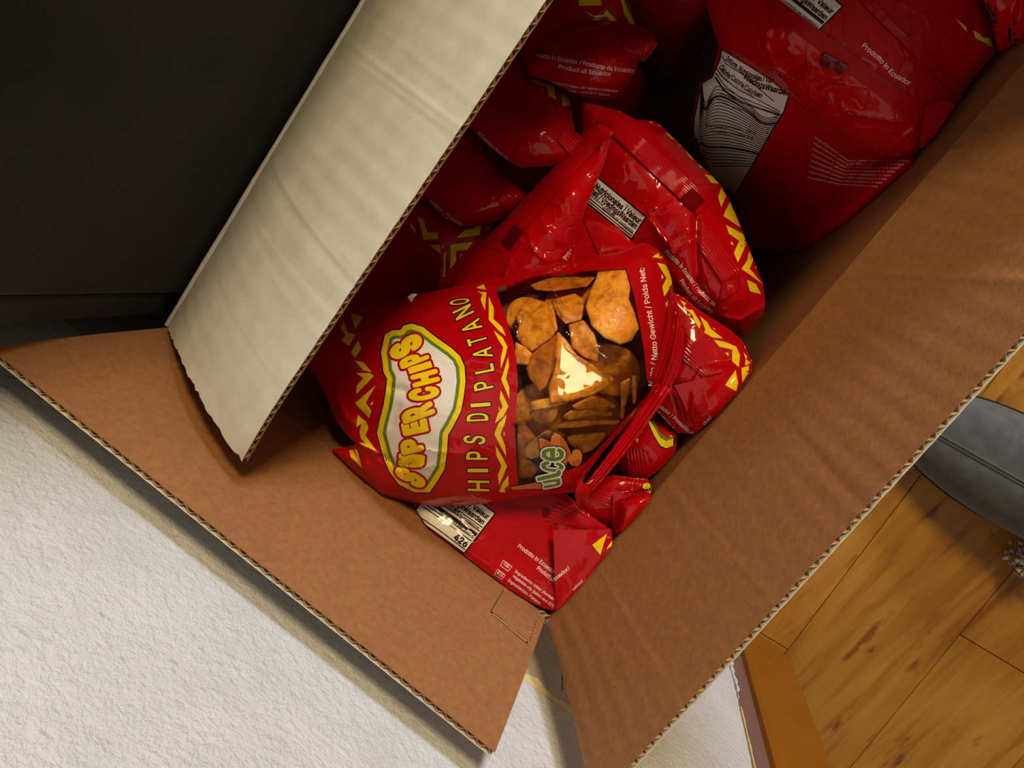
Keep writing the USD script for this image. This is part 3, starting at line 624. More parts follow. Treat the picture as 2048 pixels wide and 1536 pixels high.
b = Bag('red bag wedged between the corner bag and the right rim with a flat bright fold', [(1150, 1004), (1180, 960), (1230, 950), (1262, 955), (1296, 957), (1302, 984), (1302, 998), (1270, 1039), (1243, 1066), (1225, 1072), (1219, 1054), (1180, 1030)],
        [(1150, 1010, -12), (1185, 965, -14), (1240, 950, -14), (1295, 960, -16), (1302, 996, -17), (1243, 1062, -16), (1222, 1050, -14), (1225, 1000, -8), (1190, 1000, -9)], thick=34, drop=4, width=18, seed=6, step=4, noise=(.6, 40), ridge=(.5, 40))
b.seal([(1188, 974), (1228, 985), (1222, 1010), (1172, 996)], 4, .5, 1.2, n1=20)
b.seal([(1231, 978), (1256, 957), (1286, 964), (1283, 985)], 4, .4, 1.0, n1=20)
b.decal([g([(588, 545), (640, 532), (640, 600), (600, 565)])], YELLOW, 'zigzag_print', 2)
fs, fp = b.sheet([(1227, 983), (1288, 987), (1302, 992), (1302, 1000), (1268, 1040), (1226, 1071)], [(1227, 983, -3), (1288, 987, -5), (1302, 997, -9), (1268, 1037, -9), (1226, 1068, -11), (1250, 1010, -4)])
b.decal([g([(642, 535), (660, 540), (668, 600), (652, 612), (640, 570)])], YELLOW, 'zigzag_print', 2, clip=False)

# ---------------------------------------------------------------- bag 3: right of the front bag
g = lambda pts: crop(pts, 1240, 560, .22130)
b = Bag('red bag with a folded triangular corner touching the right rim', [(1340, 582), (1364, 593), (1395, 618), (1430, 640), (1461, 660), (1486, 684), (1499, 711), (1505, 726), (1503, 743), (1475, 784), (1439, 826), (1391, 868), (1355, 866), (1335, 846), (1306, 815), (1285, 800), (1300, 740), (1330, 640)],
        [(1340, 584, -20), (1395, 618, -20), (1461, 660, -24), (1499, 712, -18), (1500, 745, -16), (1439, 826, -16), (1391, 866, -18), (1340, 846, -20), (1290, 800, -26), (1380, 690, -10), (1440, 720, -12), (1330, 680, -16), (1350, 800, -14)], thick=30, drop=6, width=26, seed=3, step=4,
        creases=[(g([(490, 960), (585, 1285), (665, 1390)]), -3, 6, 's')], noise=(.8, 50), ridge=(.7, 45))
b.seal(g([(590, 470), (925, 842), (770, 880), (545, 690)]), 6, .5, 1.6, n1=36)
b.seal(g([(520, 890), (650, 905), (620, 945), (490, 935)]), 3, .4, 1.2, n1=14)
b.decal([g(p) for p in ([(540, 178), (600, 212), (580, 228), (612, 266), (655, 268), (732, 395), (718, 442), (672, 372), (655, 320), (600, 265)], [(720, 322), (790, 382), (820, 440), (870, 480), (930, 528), (840, 520), (760, 476), (770, 445)],
        [(845, 540), (950, 560), (1050, 600), (1085, 680), (1075, 790), (1012, 735), (1015, 628), (900, 605)], [(948, 655), (980, 655), (980, 692)], [(1115, 650), (1150, 690), (1142, 720), (1192, 752), (1130, 775), (1135, 715)], [(608, 308), (636, 303), (632, 336)], [(836, 425), (872, 452), (848, 446)])], YELLOW, 'zigzag_print', 1)
b.decal([text_on('cuador / Producto d', g([(330, 1128), (640, 1400)]), 7.5, 3), text_on('oduct uit Ec', g([(300, 1170), (488, 1385)]), 7.5, 3)], INK, 'lettering', 1)
fs, fp = b.sheet(g([(490, 952), (640, 915), (1000, 830), (1190, 748), (1192, 822), (1060, 1008), (900, 1200), (684, 1388), (590, 1150)]), [(1348, 770, -8), (1382, 762, -6), (1461, 744, -6), (1502, 727, -10), (1503, 742, -12), (1439, 826, -11), (1392, 866, -14), (1368, 815, -10), (1420, 780, -5)])
b.decal([g([(1045, 812), (948, 950), (1052, 1008), (1068, 930)]), g([(1098, 795), (1166, 770), (1160, 842), (1104, 930)])], YELLOW, 'zigzag_print', 1, surf=fs)
b.decal([text_on('dor/', g([(762, 1315), (832, 1245)]), 6.5, 2)], INK, 'lettering', 1, surf=fs)

# ---------------------------------------------------------------- bag 2: big upright bag with the long crimped seal
g = lambda pts: crop(pts, 1140, 180, .20508); h_ = lambda pts: crop(pts, 1140, 420, .20508)
b = Bag('glossy red bag with a long crimped seal and yellow zigzag edge', [(1165, 205), (1193, 209), (1236, 221), (1273, 239), (1310, 242), (1325, 254), (1355, 283), (1394, 324), (1423, 350), (1441, 369), (1460, 402), (1476, 438), (1493, 484), (1507, 518), (1526, 568), (1531, 606), (1528, 625), (1487, 676), (1437, 645), (1407, 630), (1349, 590), (1320, 560), (1270, 530), (1210, 500), (1160, 470), (1140, 400), (1155, 300), (1166, 260)],
        [(1165, 207, -52), (1160, 300, -58), (1150, 400, -58), (1210, 470, -48), (1300, 530, -40), (1240, 225, -50), (1310, 243, -58), (1394, 324, -62), (1441, 369, -62), (1476, 438, -60), (1526, 568, -48), (1530, 612, -44), (1487, 672, -48), (1350, 588, -34), (1410, 628, -36), (1300, 350, -36), (1260, 300, -36), (1380, 420, -30), (1430, 520, -26), (1330, 470, -30), (1400, 560, -26), (1250, 420, -44), (1470, 600, -28), (1500, 560, -36)], thick=36, drop=10, width=30, seed=5, step=4,
        creases=[([(1298, 438), (1318, 466), (1339, 490), (1345, 505)], 2.6, 7, 'r'), ([(1392, 440), (1392, 520), (1400, 575)], -3.5, 8, 's'), ([(1270, 412), (1288, 428), (1310, 416)], 2.2, 5, 'r'), ([(1395, 560), (1412, 585), (1440, 645)], -3, 8, 's'), ([(1440, 632), (1480, 640), (1528, 612)], 3.5, 8, 'r'), ([(1358, 470), (1385, 462)], 2, 5, 'r'), ([(1360, 500), (1388, 482)], 1.8, 5, 'r'), ([(1486, 553), (1500, 600)], 2, 6, 'r')], noise=(1.1, 55), ridge=(.9, 42))
nutrition(b, [(1172, 338), (1290, 434), (1263, 476), (1160, 392)], [.83, .93], [('nes Nutricionales | Valeur', .02, .98, .37, 11), ('onall / VoedingsWaarden', .10, .97, .63, 11), ('Porzione (30 g)', .1, .62, .74, 4), ('porciones por confezione', .4, .97, .80, 4)], thickrows=(), seed=2)
b.seal([(1222, 218), (1427, 404), (1395, 431), (1193, 238)], 9, .6, 2.2, n1=90)
b.decal([[(1362, 396), (1384, 376), (1411, 400), (1390, 422)]], DARKSQ, 'print_mark', 1, lift0=.0031)
b.seal(h_([(1255, 78), (1692, 632), (1490, 715), (1240, 330)]), 7, .55, 2.4, n1=50)
b.seal(h_([(1475, 720), (1665, 650), (1660, 760), (1440, 900)]), 6, .5, 1.8, n1=20)
b.decal([g(p) for p in ([(770, 305), (795, 305), (806, 332), (790, 325)], [(855, 318), (905, 366), (862, 350)], [(925, 410), (960, 425), (1034, 492), (985, 475)], [(1060, 520), (1090, 550), (1075, 550)], [(1125, 583), (1200, 650), (1205, 688), (1155, 645)], [(1250, 698), (1315, 765), (1262, 755)], [(1310, 820), (1390, 840), (1462, 915), (1380, 905)], [(1475, 948), (1524, 1030), (1475, 1142), (1445, 1045)],
        [(1560, 1085), (1605, 1190), (1664, 1342), (1495, 1228)])] + [h_(p) for p in ([(1520, 145), (1700, 240), (1722, 320), (1690, 400), (1637, 512), (1598, 418), (1650, 300), (1550, 230)], [(1575, 300), (1597, 345), (1568, 332)], [(1745, 400), (1785, 470), (1783, 500), (1752, 570), (1887, 732), (1740, 620), (1672, 575), (1730, 490)], [(1725, 680), (1812, 720), (1862, 820), (1755, 792)], [(1808, 535), (1828, 575), (1803, 560)])], YELLOW, 'zigzag_print', 1)
b.decal([text_on('Prodotto in Ecuador / Producto de', h_([(918, 412), (1060, 545), (1160, 680), (1260, 810), (1400, 940)]), 8.5, 3), text_on('Product uit Ecuador', h_([(1065, 690), (1160, 830), (1270, 940), (1385, 1015)]), 8.5, 3)], INK, 'lettering', 1)

# ---------------------------------------------------------------- bag 5, 6, 7: left, half under the white flap
g = lambda pts: crop(pts, 840, 240, .20508)
b = Bag('dark red bag with yellow zigzags low under the middle of the white flap', [(760, 430), (820, 395), (850, 405), (890, 437), (925, 448), (985, 438), (985, 475), (960, 500), (930, 560), (890, 600), (800, 625), (720, 640), (640, 660), (690, 560)],
        [(760, 430, -92), (850, 405, -88), (985, 445, -84), (940, 540, -72), (890, 600, -70), (720, 640, -78), (690, 560, -88), (881, 480, -66), (881, 576, -62), (820, 520, -84)], thick=34, drop=6, width=26, seed=8, step=5, creases=[([(881, 470), (882, 590)], 7, 16, 'r')], noise=(.7, 60), ridge=(.8, 50))
z7 = lambda pts: crop(pts, 700, 400, .17578)
b.decal([z7(p) for p in ([(770, 190), (840, 230), (880, 370), (1005, 365), (1005, 445), (830, 455), (815, 340)], [(905, 515), (1025, 505), (1028, 612)], [(680, 250), (740, 330), (755, 390), (690, 312)], [(1310, 340), (1420, 325), (1430, 300), (1490, 290), (1478, 400), (1210, 432)], [(1145, 510), (1400, 475), (1330, 570), (1210, 577), (1205, 700), (1140, 790)], [(1250, 620), (1282, 612), (1250, 655)], [(1070, 600), (1092, 590), (1080, 872), (1060, 872)], [(1540, 320), (1625, 290), (1560, 330)])], YELLOW, 'zigzag_print', 1)
b = Bag('dark red bag with a small crimped seal, second down beside the white flap', [(940, 262), (971, 308), (1004, 345), (1053, 388), (1051, 402), (1020, 427), (1000, 441), (967, 447), (922, 453), (891, 437), (852, 402), (790, 380), (760, 340), (860, 260)],
        [(940, 265, -84), (1004, 345, -72), (1053, 390, -64), (1000, 441, -60), (922, 452, -62), (852, 402, -74), (780, 350, -84), (930, 370, -56), (1000, 400, -54)], thick=32, drop=8, width=28, seed=9, step=4, noise=(.7, 60), ridge=(.9, 50), creases=[(g([(60, 770), (180, 860), (420, 1010)]), 2.4, 8, 'r')])
b.seal(g([(830, 560), (1035, 745), (885, 905), (765, 770)]), 5, .6, 1.6, n1=24)
b.decal([text_on('Ecuador / Producto', g([(90, 790), (230, 920), (400, 1035)]), 7, 1), text_on('Product uit Ec', g([(120, 880), (290, 1010)]), 7, 1)], INK, 'lettering', 1)
b = Bag('dark red bag with a small crimped seal, uppermost beside the white flap', [(945, 262), (900, 225), (900, 150), (1020, 110), (1058, 148), (1107, 165), (1140, 200), (1145, 232), (1150, 262), (1176, 283), (1179, 300), (1154, 326), (1100, 331), (1055, 334), (1041, 336), (1020, 324), (983, 297)],
        [(945, 262, -62), (900, 200, -78), (1058, 150, -86), (1143, 215, -70), (1176, 292, -54), (1154, 325, -50), (1050, 334, -50), (983, 296, -54), (1050, 250, -42), (1110, 280, -42)], thick=46, drop=9, width=28, seed=11, step=4, noise=(.7, 60), ridge=(.8, 48), creases=[(g([(520, 100), (700, 265), (880, 405), (980, 460)]), 2.4, 9, 'r')])
b.seal(g([(1440, 60), (1645, 250), (1530, 410), (1340, 190)]), 6, .6, 1.8, n1=26)
c3 = lambda pts: crop(pts, 1000, 0, .19531)
b.decal([c3(p) for p in ([(300, 800), (420, 832), (550, 872), (577, 1022), (500, 980), (480, 890), (380, 865)], [(620, 905), (690, 930), (700, 1000), (740, 1030), (745, 1086), (640, 1082)], [(410, 915), (440, 905), (440, 925)])], YELLOW, 'zigzag_print', 1)
b.decal([text_on('in Ecuador / Producto', g([(560, 130), (740, 310), (850, 395)]), 6, 1)], INK, 'lettering', 1)

# ---------------------------------------------------------------- bag 9 and 8: top, in the dark
b = Bag('red bag cut off by the top photo edge, with zigzags and a logo edge', [(1040, 140), (1050, 60), (1080, -20), (1110, -80), (1240, -80), (1256, 0), (1272, 52), (1290, 90), (1230, 140), (1120, 150)],
        [(1040, 130, -112), (1080, -20, -118), (1240, -80, -110), (1275, 55, -104), (1160, 0, -92), (1220, 30, -92), (1120, 140, -112)], thick=46, drop=8, width=28, seed=12, step=5, noise=(.7, 50), ridge=(.8, 40))
b.decal([c3(p) for p in ([(800, -80), (1020, -40), (1045, 55), (810, 60)], [(870, 110), (960, 160), (1060, 150), (1092, 100), (1205, 222), (1130, 215), (1090, 165), (1000, 185), (930, 160)])], YELLOW, 'zigzag_print', 1)
b.decal([c3([(1225, -60), (1250, -60), (1310, 100), (1385, 250), (1335, 245), (1275, 150)])], YELLOW, 'logo_edge', 1)
b.decal([c3([(1262, -60), (1290, -60), (1345, 90), (1400, 250), (1388, 250), (1318, 100)])], GREEN, 'logo_band', 2)
b = Bag('dark red bag with curling crimped end and white print near the photo top', [(1050, 128), (1072, 108), (1109, 72), (1146, 49), (1172, 47), (1215, 43), (1260, 52), (1289, 55), (1305, 66), (1316, 88), (1289, 124), (1277, 119), (1273, 140), (1252, 172), (1234, 195), (1204, 201), (1176, 197), (1137, 182), (1098, 163), (1059, 150)],
        [(1050, 130, -74), (1109, 72, -78), (1172, 48, -80), (1260, 54, -78), (1310, 80, -64), (1275, 130, -66), (1234, 192, -66), (1176, 196, -64), (1098, 163, -68), (1170, 120, -50), (1230, 120, -50)], thick=46, drop=9, width=26, seed=13, step=4, noise=(.8, 50), ridge=(.8, 40), creases=[(c3([(1040, 400), (1090, 520), (1200, 640)]), 2.0, 6, 'r'), (c3([(700, 960), (850, 880), (1010, 830), (1080, 860)]), 2.4, 7, 'r')])
b.seal(c3([(1330, 275), (1270, 500), (1480, 620), (1600, 420)]), 7, .6, 1.8, n1=20)
b.decal([text_on('Prodotto in Ecuador / Producto de Ecuador', c3([(290, 560), (430, 592), (620, 625), (870, 670), (1130, 720), (1380, 745)]), 8.5, 2), text_on('Product uit Ecuador', c3([(590, 700), (860, 750), (1135, 780)]), 8.5, 2)], INK, 'lettering', 1)
b.decal([text_on('INGREDIENTI: Platano, olio vegetale e condimento', c3([(480, 850), (760, 900), (1210, 945)]), 5, 1), text_on('sale - and SOY beans', c3([(700, 940), (1120, 985)]), 5, 1)], INK, 'small_print', 1)

# ---------------------------------------------------------------- bag 11, 10, 12: upper right
g = lambda pts: crop(pts, 1360, 0, .33594); h_ = lambda pts: crop(pts, 1360, 80, .20833)
b = Bag('dark red bag standing upright, a curved white nutrition panel down its front', [(1441, 80), (1520, 110), (1640, 200), (1760, 280), (1840, 290), (1824, 330), (1763, 384), (1696, 442), (1629, 488), (1590, 505), (1561, 508), (1504, 497), (1471, 392), (1420, 350), (1390, 300), (1383, 240), (1400, 165), (1424, 150)],
        [(1441, 85, -70), (1390, 240, -105), (1390, 300, -130), (1471, 390, -190), (1504, 495, -215), (1560, 507, -215), (1629, 486, -190), (1763, 382, -120), (1830, 310, -70), (1640, 240, -70), (1540, 200, -80), (1480, 240, -92), (1500, 330, -125), (1600, 380, -135), (1570, 280, -95)], thick=28, drop=10, width=36, seed=15, step=5, noise=(1.0, 70), ridge=(.5, 60))
lab = h_([(405, 100), (600, 220), (840, 360), (1042, 520), (990, 690), (900, 830), (740, 1110), (525, 1480), (330, 1330), (165, 1130), (130, 980), (140, 760), (215, 420), (310, 360), (385, 200)])
b.decal([Polygon(lab).buffer(2.5)], BLACK, 'panel_frame', 1); b.decal([lab], WHITE, 'nutrition_panel', 2)
LP = Polygon(lab); rules = []
for k, y in enumerate(np.linspace(0, 1, 26)):
    # rules fan out round the fold at the left and swing to the right edge
    p = [(150 + 60 * (1 - y), 430 + 860 * y - 60), (205 + 40 * (1 - y), 600 + 520 * y), (260 + 60 * (1 - y), 560 + 640 * y - 80 * (1 - y)), (420, 560 + 650 * y - 100 * (1 - y)), (640, 640 + 570 * y - 40 * (1 - y)), (800, 740 + 480 * y), (1000, 800 + 440 * y - 100 * (1 - y))]
    from scipy.interpolate import make_interp_spline
    pp = np.array(p, float); t = np.linspace(0, 1, len(pp)); q = make_interp_spline(t, pp, k=2)(np.linspace(0, 1, 40))
    rules.append(line_poly(h_(q), 4.2 if k in (3, 19) else 1.5).intersection(LP))
for dy in (0, 60, 110): rules.append(line_poly(h_([(340, 260 + dy * .9), (420, 370 + dy), (560, 480 + dy), (760, 580 + dy * .7), (960, 690 + dy * .3)]), 3.6 if dy == 110 else 1.6).intersection(LP))
rules.append(line_poly(h_([(400, 150), (440, 230), (600, 330), (760, 470), (900, 590)]), 1.6).intersection(LP))
b.decal(rules, BLACK, 'panel_rule', 3)
b.decal([text_on(t, h_(p), s_, bd).intersection(LP) for t, p, s_, bd in (('Inform. Nutricionales / Val', [(430, 190), (540, 280), (640, 350), (760, 390), (880, 410)], 10, 4), ('VoedingsWaarden', [(600, 360), (700, 430), (800, 470), (1030, 535)], 11, 4), ('Calorie/Calorie/Calorieen', [(370, 260), (420, 330), (560, 430), (680, 520), (780, 560)], 10, 4),
        ('Valore per 100 g Quantita', [(370, 330), (500, 440), (700, 560)], 5, 1), ('Grassi Totali / Totale Vet 28g', [(380, 520), (480, 560), (690, 645)], 5, 1), ('Grassi Saturi / Verzadigd vet 17 g', [(330, 550), (480, 650), (710, 715)], 5, 1), ('Carboidrati totali / 58 g', [(240, 830), (480, 850), (720, 900)], 5, 1), ('Proteine / Eiwitten 2 g', [(300, 890), (500, 910), (700, 950)], 5, 1), ('22%', [(890, 745), (930, 765)], 5, 1), ('6%', [(835, 860), (865, 865)], 5, 1), ('7%', [(815, 900), (845, 905)], 5, 1))], BLACK, 'lettering', 3)
b.decal([text_on('ingredienti platano olio vegetale e sale', g([(800 - k * 6, 820 + k * 34), (1000 - k * 8, 960 + k * 20), (1360 - k * 26, 960 + k * 22)]), 3.2, 0) for k in range(8)], INK, 'small_print', 1)
b = Bag('large red bag at the upper right with deep glossy wrinkles', [(1400, -80), (1410, 0), (1427, 60), (1441, 97), (1494, 131), (1541, 161), (1588, 202), (1639, 245), (1696, 282), (1756, 306), (1800, 314), (1828, 312), (1840, 297), (1872, 262), (1911, 208), (1950, 152), (1992, 103), (1990, 60), (1965, -20), (1950, -80)],
        [(1405, -40, -66), (1441, 97, -62), (1541, 161, -58), (1639, 245, -52), (1756, 306, -46), (1830, 310, -42), (1911, 205, -44), (1992, 103, -46), (1965, -20, -46), (1640, -60, -36), (1560, 80, -30), (1700, 130, -20), (1780, 200, -20), (1800, 60, -20), (1850, 220, -26)], thick=30, drop=12, width=30, seed=17, step=4, noise=(1.2, 60), ridge=(1.2, 48),
        creases=[(g([(520, 180), (510, 260), (560, 400), (640, 500)]), 3.0, 8, 'r'), (g([(600, 320), (640, 300), (690, 330)]), 2.4, 6, 'r'), (g([(590, 440), (680, 470), (760, 380), (770, 400)]), 3.0, 6, 'r'), (g([(830, 660), (880, 580), (890, 620)]), 2.8, 6, 'r'), (g([(960, 630), (980, 670), (1150, 700), (1330, 730)]), 2.4, 7, 'r'), (g([(1260, 890), (1330, 820), (1390, 770)]), 2.8, 6, 'r'), (g([(1320, 915), (1400, 870)]), 2.5, 6, 'r'), (g([(840, 520), (900, 480), (960, 490)]), 1.8, 5, 'r')])
b.seal(g([(530, -40), (1455, 650), (1420, 760), (500, 60)]), 10, .4, 1.6, n1=80, serr=False)
b.seal(g([(1110, -20), (1640, 500), (1600, 540), (1040, -20)]), 4, .4, 1.4, n1=50, serr=False)
nutrition(b, g([(690, -200), (962, 38), (818, 182), (540, -30)]), [.72], [('nales / Valeur', .3, .97, .38, 11), ('VoedingsWaarden', .12, .97, .62, 11), ('Porzioni/Portion per verpakking 1', .1, .97, .93, 4.5)], thickrows=(0,), seed=3)
b.decal([g([(850, 310), (1000, 390), (965, 450), (820, 385)])], DARKSQ, 'print_mark', 1, lift0=.0024)
b.decal([text_on('Prodotto in Ecuador', g([(1078, 275), (1180, 360), (1260, 450), (1365, 510)]), 10, 2)], INK, 'lettering', 1, lift0=.0004)
b.decal([g(p) for p in ([(1635, 105), (1705, 160), (1707, 192)], [(1745, 180), (1785, 200), (1800, 225), (1840, 225), (1890, 302), (1815, 255), (1760, 228)])], YELLOW, 'zigzag_print', 1)
b.sheet(g([(1462, 640), (1560, 600), (1640, 620), (1530, 790), (1440, 885), (1425, 860)]), [(1851, 215, -18), (1911, 208, -30), (1875, 262, -30), (1843, 294, -30)])
b = Bag('red bag cut off by the top right corner of the photo', [(1950, -90), (2100, -90), (2110, 0), (2068, 60), (2048, 80), (2000, 104), (1993, 90), (1985, 40), (1955, -30)],
        [(1950, -80, -40), (2100, -80, -50), (2060, 66, -40), (2000, 100, -40), (2020, 20, -22), (2060, -20, -24)], thick=44, drop=8, width=26, seed=19, step=5, noise=(.9, 50), ridge=(1.0, 40))
b.decal([crop([(1870, 60), (1885, 40), (1892, 180)], 1360, 0, .33594)], DARKSQ, 'print_mark', 1)

# ---------------------------------------------------------------- bag 4 and its neighbour: middle
g = lambda pts: crop(pts, 840, 240, .20508)
b = Bag('small red bag end with a crimped seal wedged between the middle bags', [(1135, 520), (1150, 470), (1160, 440), (1185, 445), (1198, 444), (1210, 450), (1236, 452), (1255, 475), (1270, 490), (1300, 510), (1290, 560), (1120, 580)],
        [(1150, 470, -38), (1235, 452, -38), (1290, 510, -26), (1290, 560, -22), (1120, 580, -20), (1200, 480, -24), (1180, 520, -22)], thick=26, drop=3, width=16, seed=21, step=4, noise=(.5, 40), ridge=(.6, 40))
b.seal(g([(1560, 1030), (1725, 1330), (1945, 1262), (1780, 1060), ]), 7, .6, 1.6, n1=24) if False else b.seal(g([(1590, 960), (1760, 1330), (1945, 1262), (1740, 1000)]), 8, .6, 1.6, n1=26)
b.decal([g([(1920, 1025), (1975, 1040), (2045, 1150), (2040, 1180), (1975, 1090)])], YELLOW, 'zigzag_print', 1)
b = Bag('bright red bag in the middle with a slanting face of fine crimp lines', [(1226, 262), (1209, 326), (1189, 373), (1172, 415), (1162, 450), (1150, 490), (1128, 540), (1110, 575), (1000, 600), (930, 600), (905, 580), (928, 533), (963, 486), (1004, 445), (1053, 396), (1107, 338), (1150, 295), (1174, 262), (1200, 246)],
        [(1226, 262, -30), (1190, 373, -32), (1150, 490, -28), (1110, 570, -20), (930, 598, -28), (905, 580, -36), (963, 486, -48), (1053, 396, -50), (1107, 338, -48), (1174, 262, -44), (1140, 380, -24), (1080, 470, -20), (1020, 540, -22), (1050, 440, -32)], thick=28, drop=5, width=22, seed=22, step=4, noise=(.9, 55), ridge=(1.1, 45),
        creases=[(g([(1750, 260), (1800, 200), (1860, 130)]), 2.2, 5, 'r'), (g([(1050, 1100), (1080, 1230), (1150, 1310), (1210, 1360)]), 2.4, 7, 'r'), (g([(970, 1170), (1010, 1200)]), 1.6, 5, 'r'), (g([(1290, 800), (1370, 830), (1420, 780)]), 2.0, 6, 'r'), (g([(1170, 960), (1250, 1080), (1380, 1200)]), 1.6, 8, 's'), (g([(830, 1500), (900, 1340), (970, 1240)]), 1.6, 5, 'r')])
b.seal([(1222, 266), (1008, 505), (962, 490), (1178, 262)], 9, .35, .9, n1=60, serr=False)
b.decal([g([(920, 1020), (1012, 1082), (870, 1262), (788, 1182)])], DARKSQ, 'print_mark', 1, lift0=.0019)
b.decal([text_on('Pro-', g([(1428, 1372), (1490, 1268)]), 9, 3)], INK, 'lettering', 1)

# ---------------------------------------------------------------- bag 1: the front bag lying on top, clear window with plantain chips
w1 = lambda pts: crop(pts, 980, 500, .17578); w2 = lambda pts: crop(pts, 980, 760, .17578)
cA = lambda pts: crop(pts, 740, 560, .15625); cB = lambda pts: crop(pts, 640, 780, .20508); c8 = lambda pts: crop(pts, 560, 600, .26042); h_ = lambda pts: crop(pts, 1140, 420, .20508)
OUT1 = [(735, 608), (800, 597), (870, 582), (960, 565), (1040, 548), (1110, 533), (1180, 513), (1230, 503), (1268, 491), (1290, 485), (1314, 498), (1330, 520), (1343, 556), (1349, 590), (1348, 640), (1340, 700), (1330, 745), (1316, 775), (1270, 830), (1205, 905), (1172, 950), (1158, 985), (1100, 987), (1060, 991), (1000, 1004), (940, 1011), (870, 1014), (820, 1004), (762, 990), (722, 957), (690, 926), (661, 899), (690, 894), (712, 888), (690, 866), (669, 836), (655, 800), (640, 765), (618, 735), (612, 700), (670, 640)]
CT1 = [(661, 897, 1), (735, 612, -10), (620, 720, -16), (665, 820, -2), (830, 1005, 8), (1000, 1000, 10), (1155, 985, 8), (1250, 850, 8), (1320, 770, 5), (1345, 600, -3), (1290, 490, -8), (1100, 536, -6), (870, 585, -6), (830, 800, 36), (960, 780, 40), (1120, 720, 38), (1250, 650, 28), (1140, 880, 30), (740, 800, 20), (1000, 630, 24), (1240, 560, 12), (720, 680, 8), (840, 930, 28), (960, 930, 32)]
WIN = [(991, 576), (1010, 632), (1026, 680), (1033, 720), (1036, 770), (1033, 810), (1030, 851), (1033, 918), (1037, 974), (1071, 978), (1121, 971), (1128, 943), (1166, 929), (1200, 897), (1244, 844), (1303, 781), (1294, 757), (1288, 700), (1280, 650), (1268, 590), (1252, 537), (1190, 541), (1084, 548)]
CR1 = [(w1([(750, 780), (900, 1080), (1110, 1250), (1450, 1470), (1240, 1600), (1000, 1700), (760, 1740), (640, 1600), (720, 1300)]), (42, 1130, 735, -.0685, .135), 13, 'p'), (w1([(715, 470), (800, 530), (860, 640), (860, 770), (790, 740), (740, 620)]), (30, 1120, 606, -.105, .21), 6, 'p'), (w1([(1150, 980), (1230, 1040), (1350, 1140), (1630, 1290), (1570, 1370), (1400, 1340), (1200, 1190)]), (34, 1222, 706, -.105, .21), 7, 'p'), (w1([(690, 440), (680, 590), (740, 790), (830, 950)]), 2.6, 12, 'r'), (w1([(1420, 1460), (1590, 1440)]), 2.5, 8, 'r'), (w1([(1450, 1340), (1440, 1460)]), 2, 6, 'r'),
       (w1([(690, 440), (820, 420), (1000, 390), (1160, 390)]), 2.6, 10, 'r'), (w1([(110, 530), (430, 380)]), 2.0, 6, 'r'), (w1([(430, 380), (360, 700), (270, 920)]), 1.8, 6, 'r'), (w2([(300, 480), (700, 500), (830, 260)]), 1.4, 8, 's'),
       (cB([(980, 570), (1110, 600), (1390, 620)]), 1.6, 8, 'r'), (cB([(1390, 620), (1130, 740), (1000, 760)]), 1.4, 8, 'r'), (cB([(600, 650), (690, 690), (800, 760), (900, 720)]), -2.2, 7, 's'), (cA([(280, 1390), (430, 1400)]), -1.6, 8, 's'), (cA([(150, 580), (190, 690), (330, 740)]), 1.6, 7, 'r'),
       (c8([(440, 740), (510, 920), (560, 950)]), 4, 9, 'r'), (c8([(425, 900), (520, 1020), (610, 1110), (740, 1180)]), 5, 10, 'r'), (c8([(480, 1000), (590, 980), (640, 900)]), -4, 12, 's'), (c8([(640, 1130), (680, 1430)]), 2, 9, 'r'), (c8([(450, 620), (600, 580)]), 1.4, 7, 'r'), (c8([(600, 260), (760, 200), (800, 250)]), 1.6, 7, 'r'), (cB([(700, 330), (760, 180)]), -1.2, 10, 's'),
       (cA([(820, 670), (1100, 520), (1300, 440)]), .9, 8, 'r'), (cA([(1220, 1030), (1560, 880)]), .8, 8, 'r')]
b1 = Bag('front bag lying face up on top, with an oval badge and clear window', OUT1, CT1, thick=34, step=3.6, window=WIN, rnd=6, drop=11, width=34, seed=31, creases=CR1, noise=(.9, 75), ridge=(.5, 60))
BADGE = smooth_poly([(762, 705), (770, 669), (785, 660), (801, 660), (807, 651), (824, 647), (846, 654), (874, 676), (904, 697), (920, 712), (929, 732), (931, 763), (928, 790), (922, 822), (907, 852), (896, 870), (894, 903), (889, 938), (876, 960), (859, 985), (829, 985), (798, 969), (779, 944), (767, 915), (760, 889), (754, 866), (759, 842), (767, 811), (772, 780), (774, 757), (767, 744), (765, 724)], 5)
BP = Polygon(BADGE)
b1.decal([BP.buffer(2.2)], BLACK, 'badge_outline', 1); b1.decal([BP], YELLOW, 'badge_border', 2); b1.decal([BP.buffer(-11)], GREEN, 'badge_band', 3); b1.decal([BP.buffer(-17.5)], WHITE, 'badge_field', 4)
LET = [('S', cB([(880, 850)])[0], 52, -62, .50, 7), ('u', cB([(892, 688)])[0], 50, -84, .62, 9), ('P', cB([(893, 545)])[0], 36, -104, .92, 7), ('E', cB([(925, 362)])[0], 42, -102, .80, 7), ('R', cB([(952, 222)])[0], 56, -110, .52, 6),
       ('C', cA([(690, 1455)])[0], 50, -100, .50, 6), ('H', cA([(705, 1258)])[0], 46, -105, .58, 6), ('I', cA([(640, 1120)])[0], 46, -107, .9, 6), ('P', cA([(560, 1015)])[0], 50, -112, .46, 6), ('S', cA([(458, 855)])[0], 56, -122, .62, 7)]
LG = [glyph_at(c, p, h, a, w * .92, bo).buffer(1.2) for c, p, h, a, w, bo in LET]
LG = [l.difference(LG[k + 1].buffer(1.8)) if k + 1 < len(LG) else l for k, l in enumerate(LG)]
b1.decal([shapely.union_all([l.buffer(4.2) for l in LG])], DRED, 'logo_outline', 5); b1.decal(LG, YELLOW, 'logo_letter', 6)
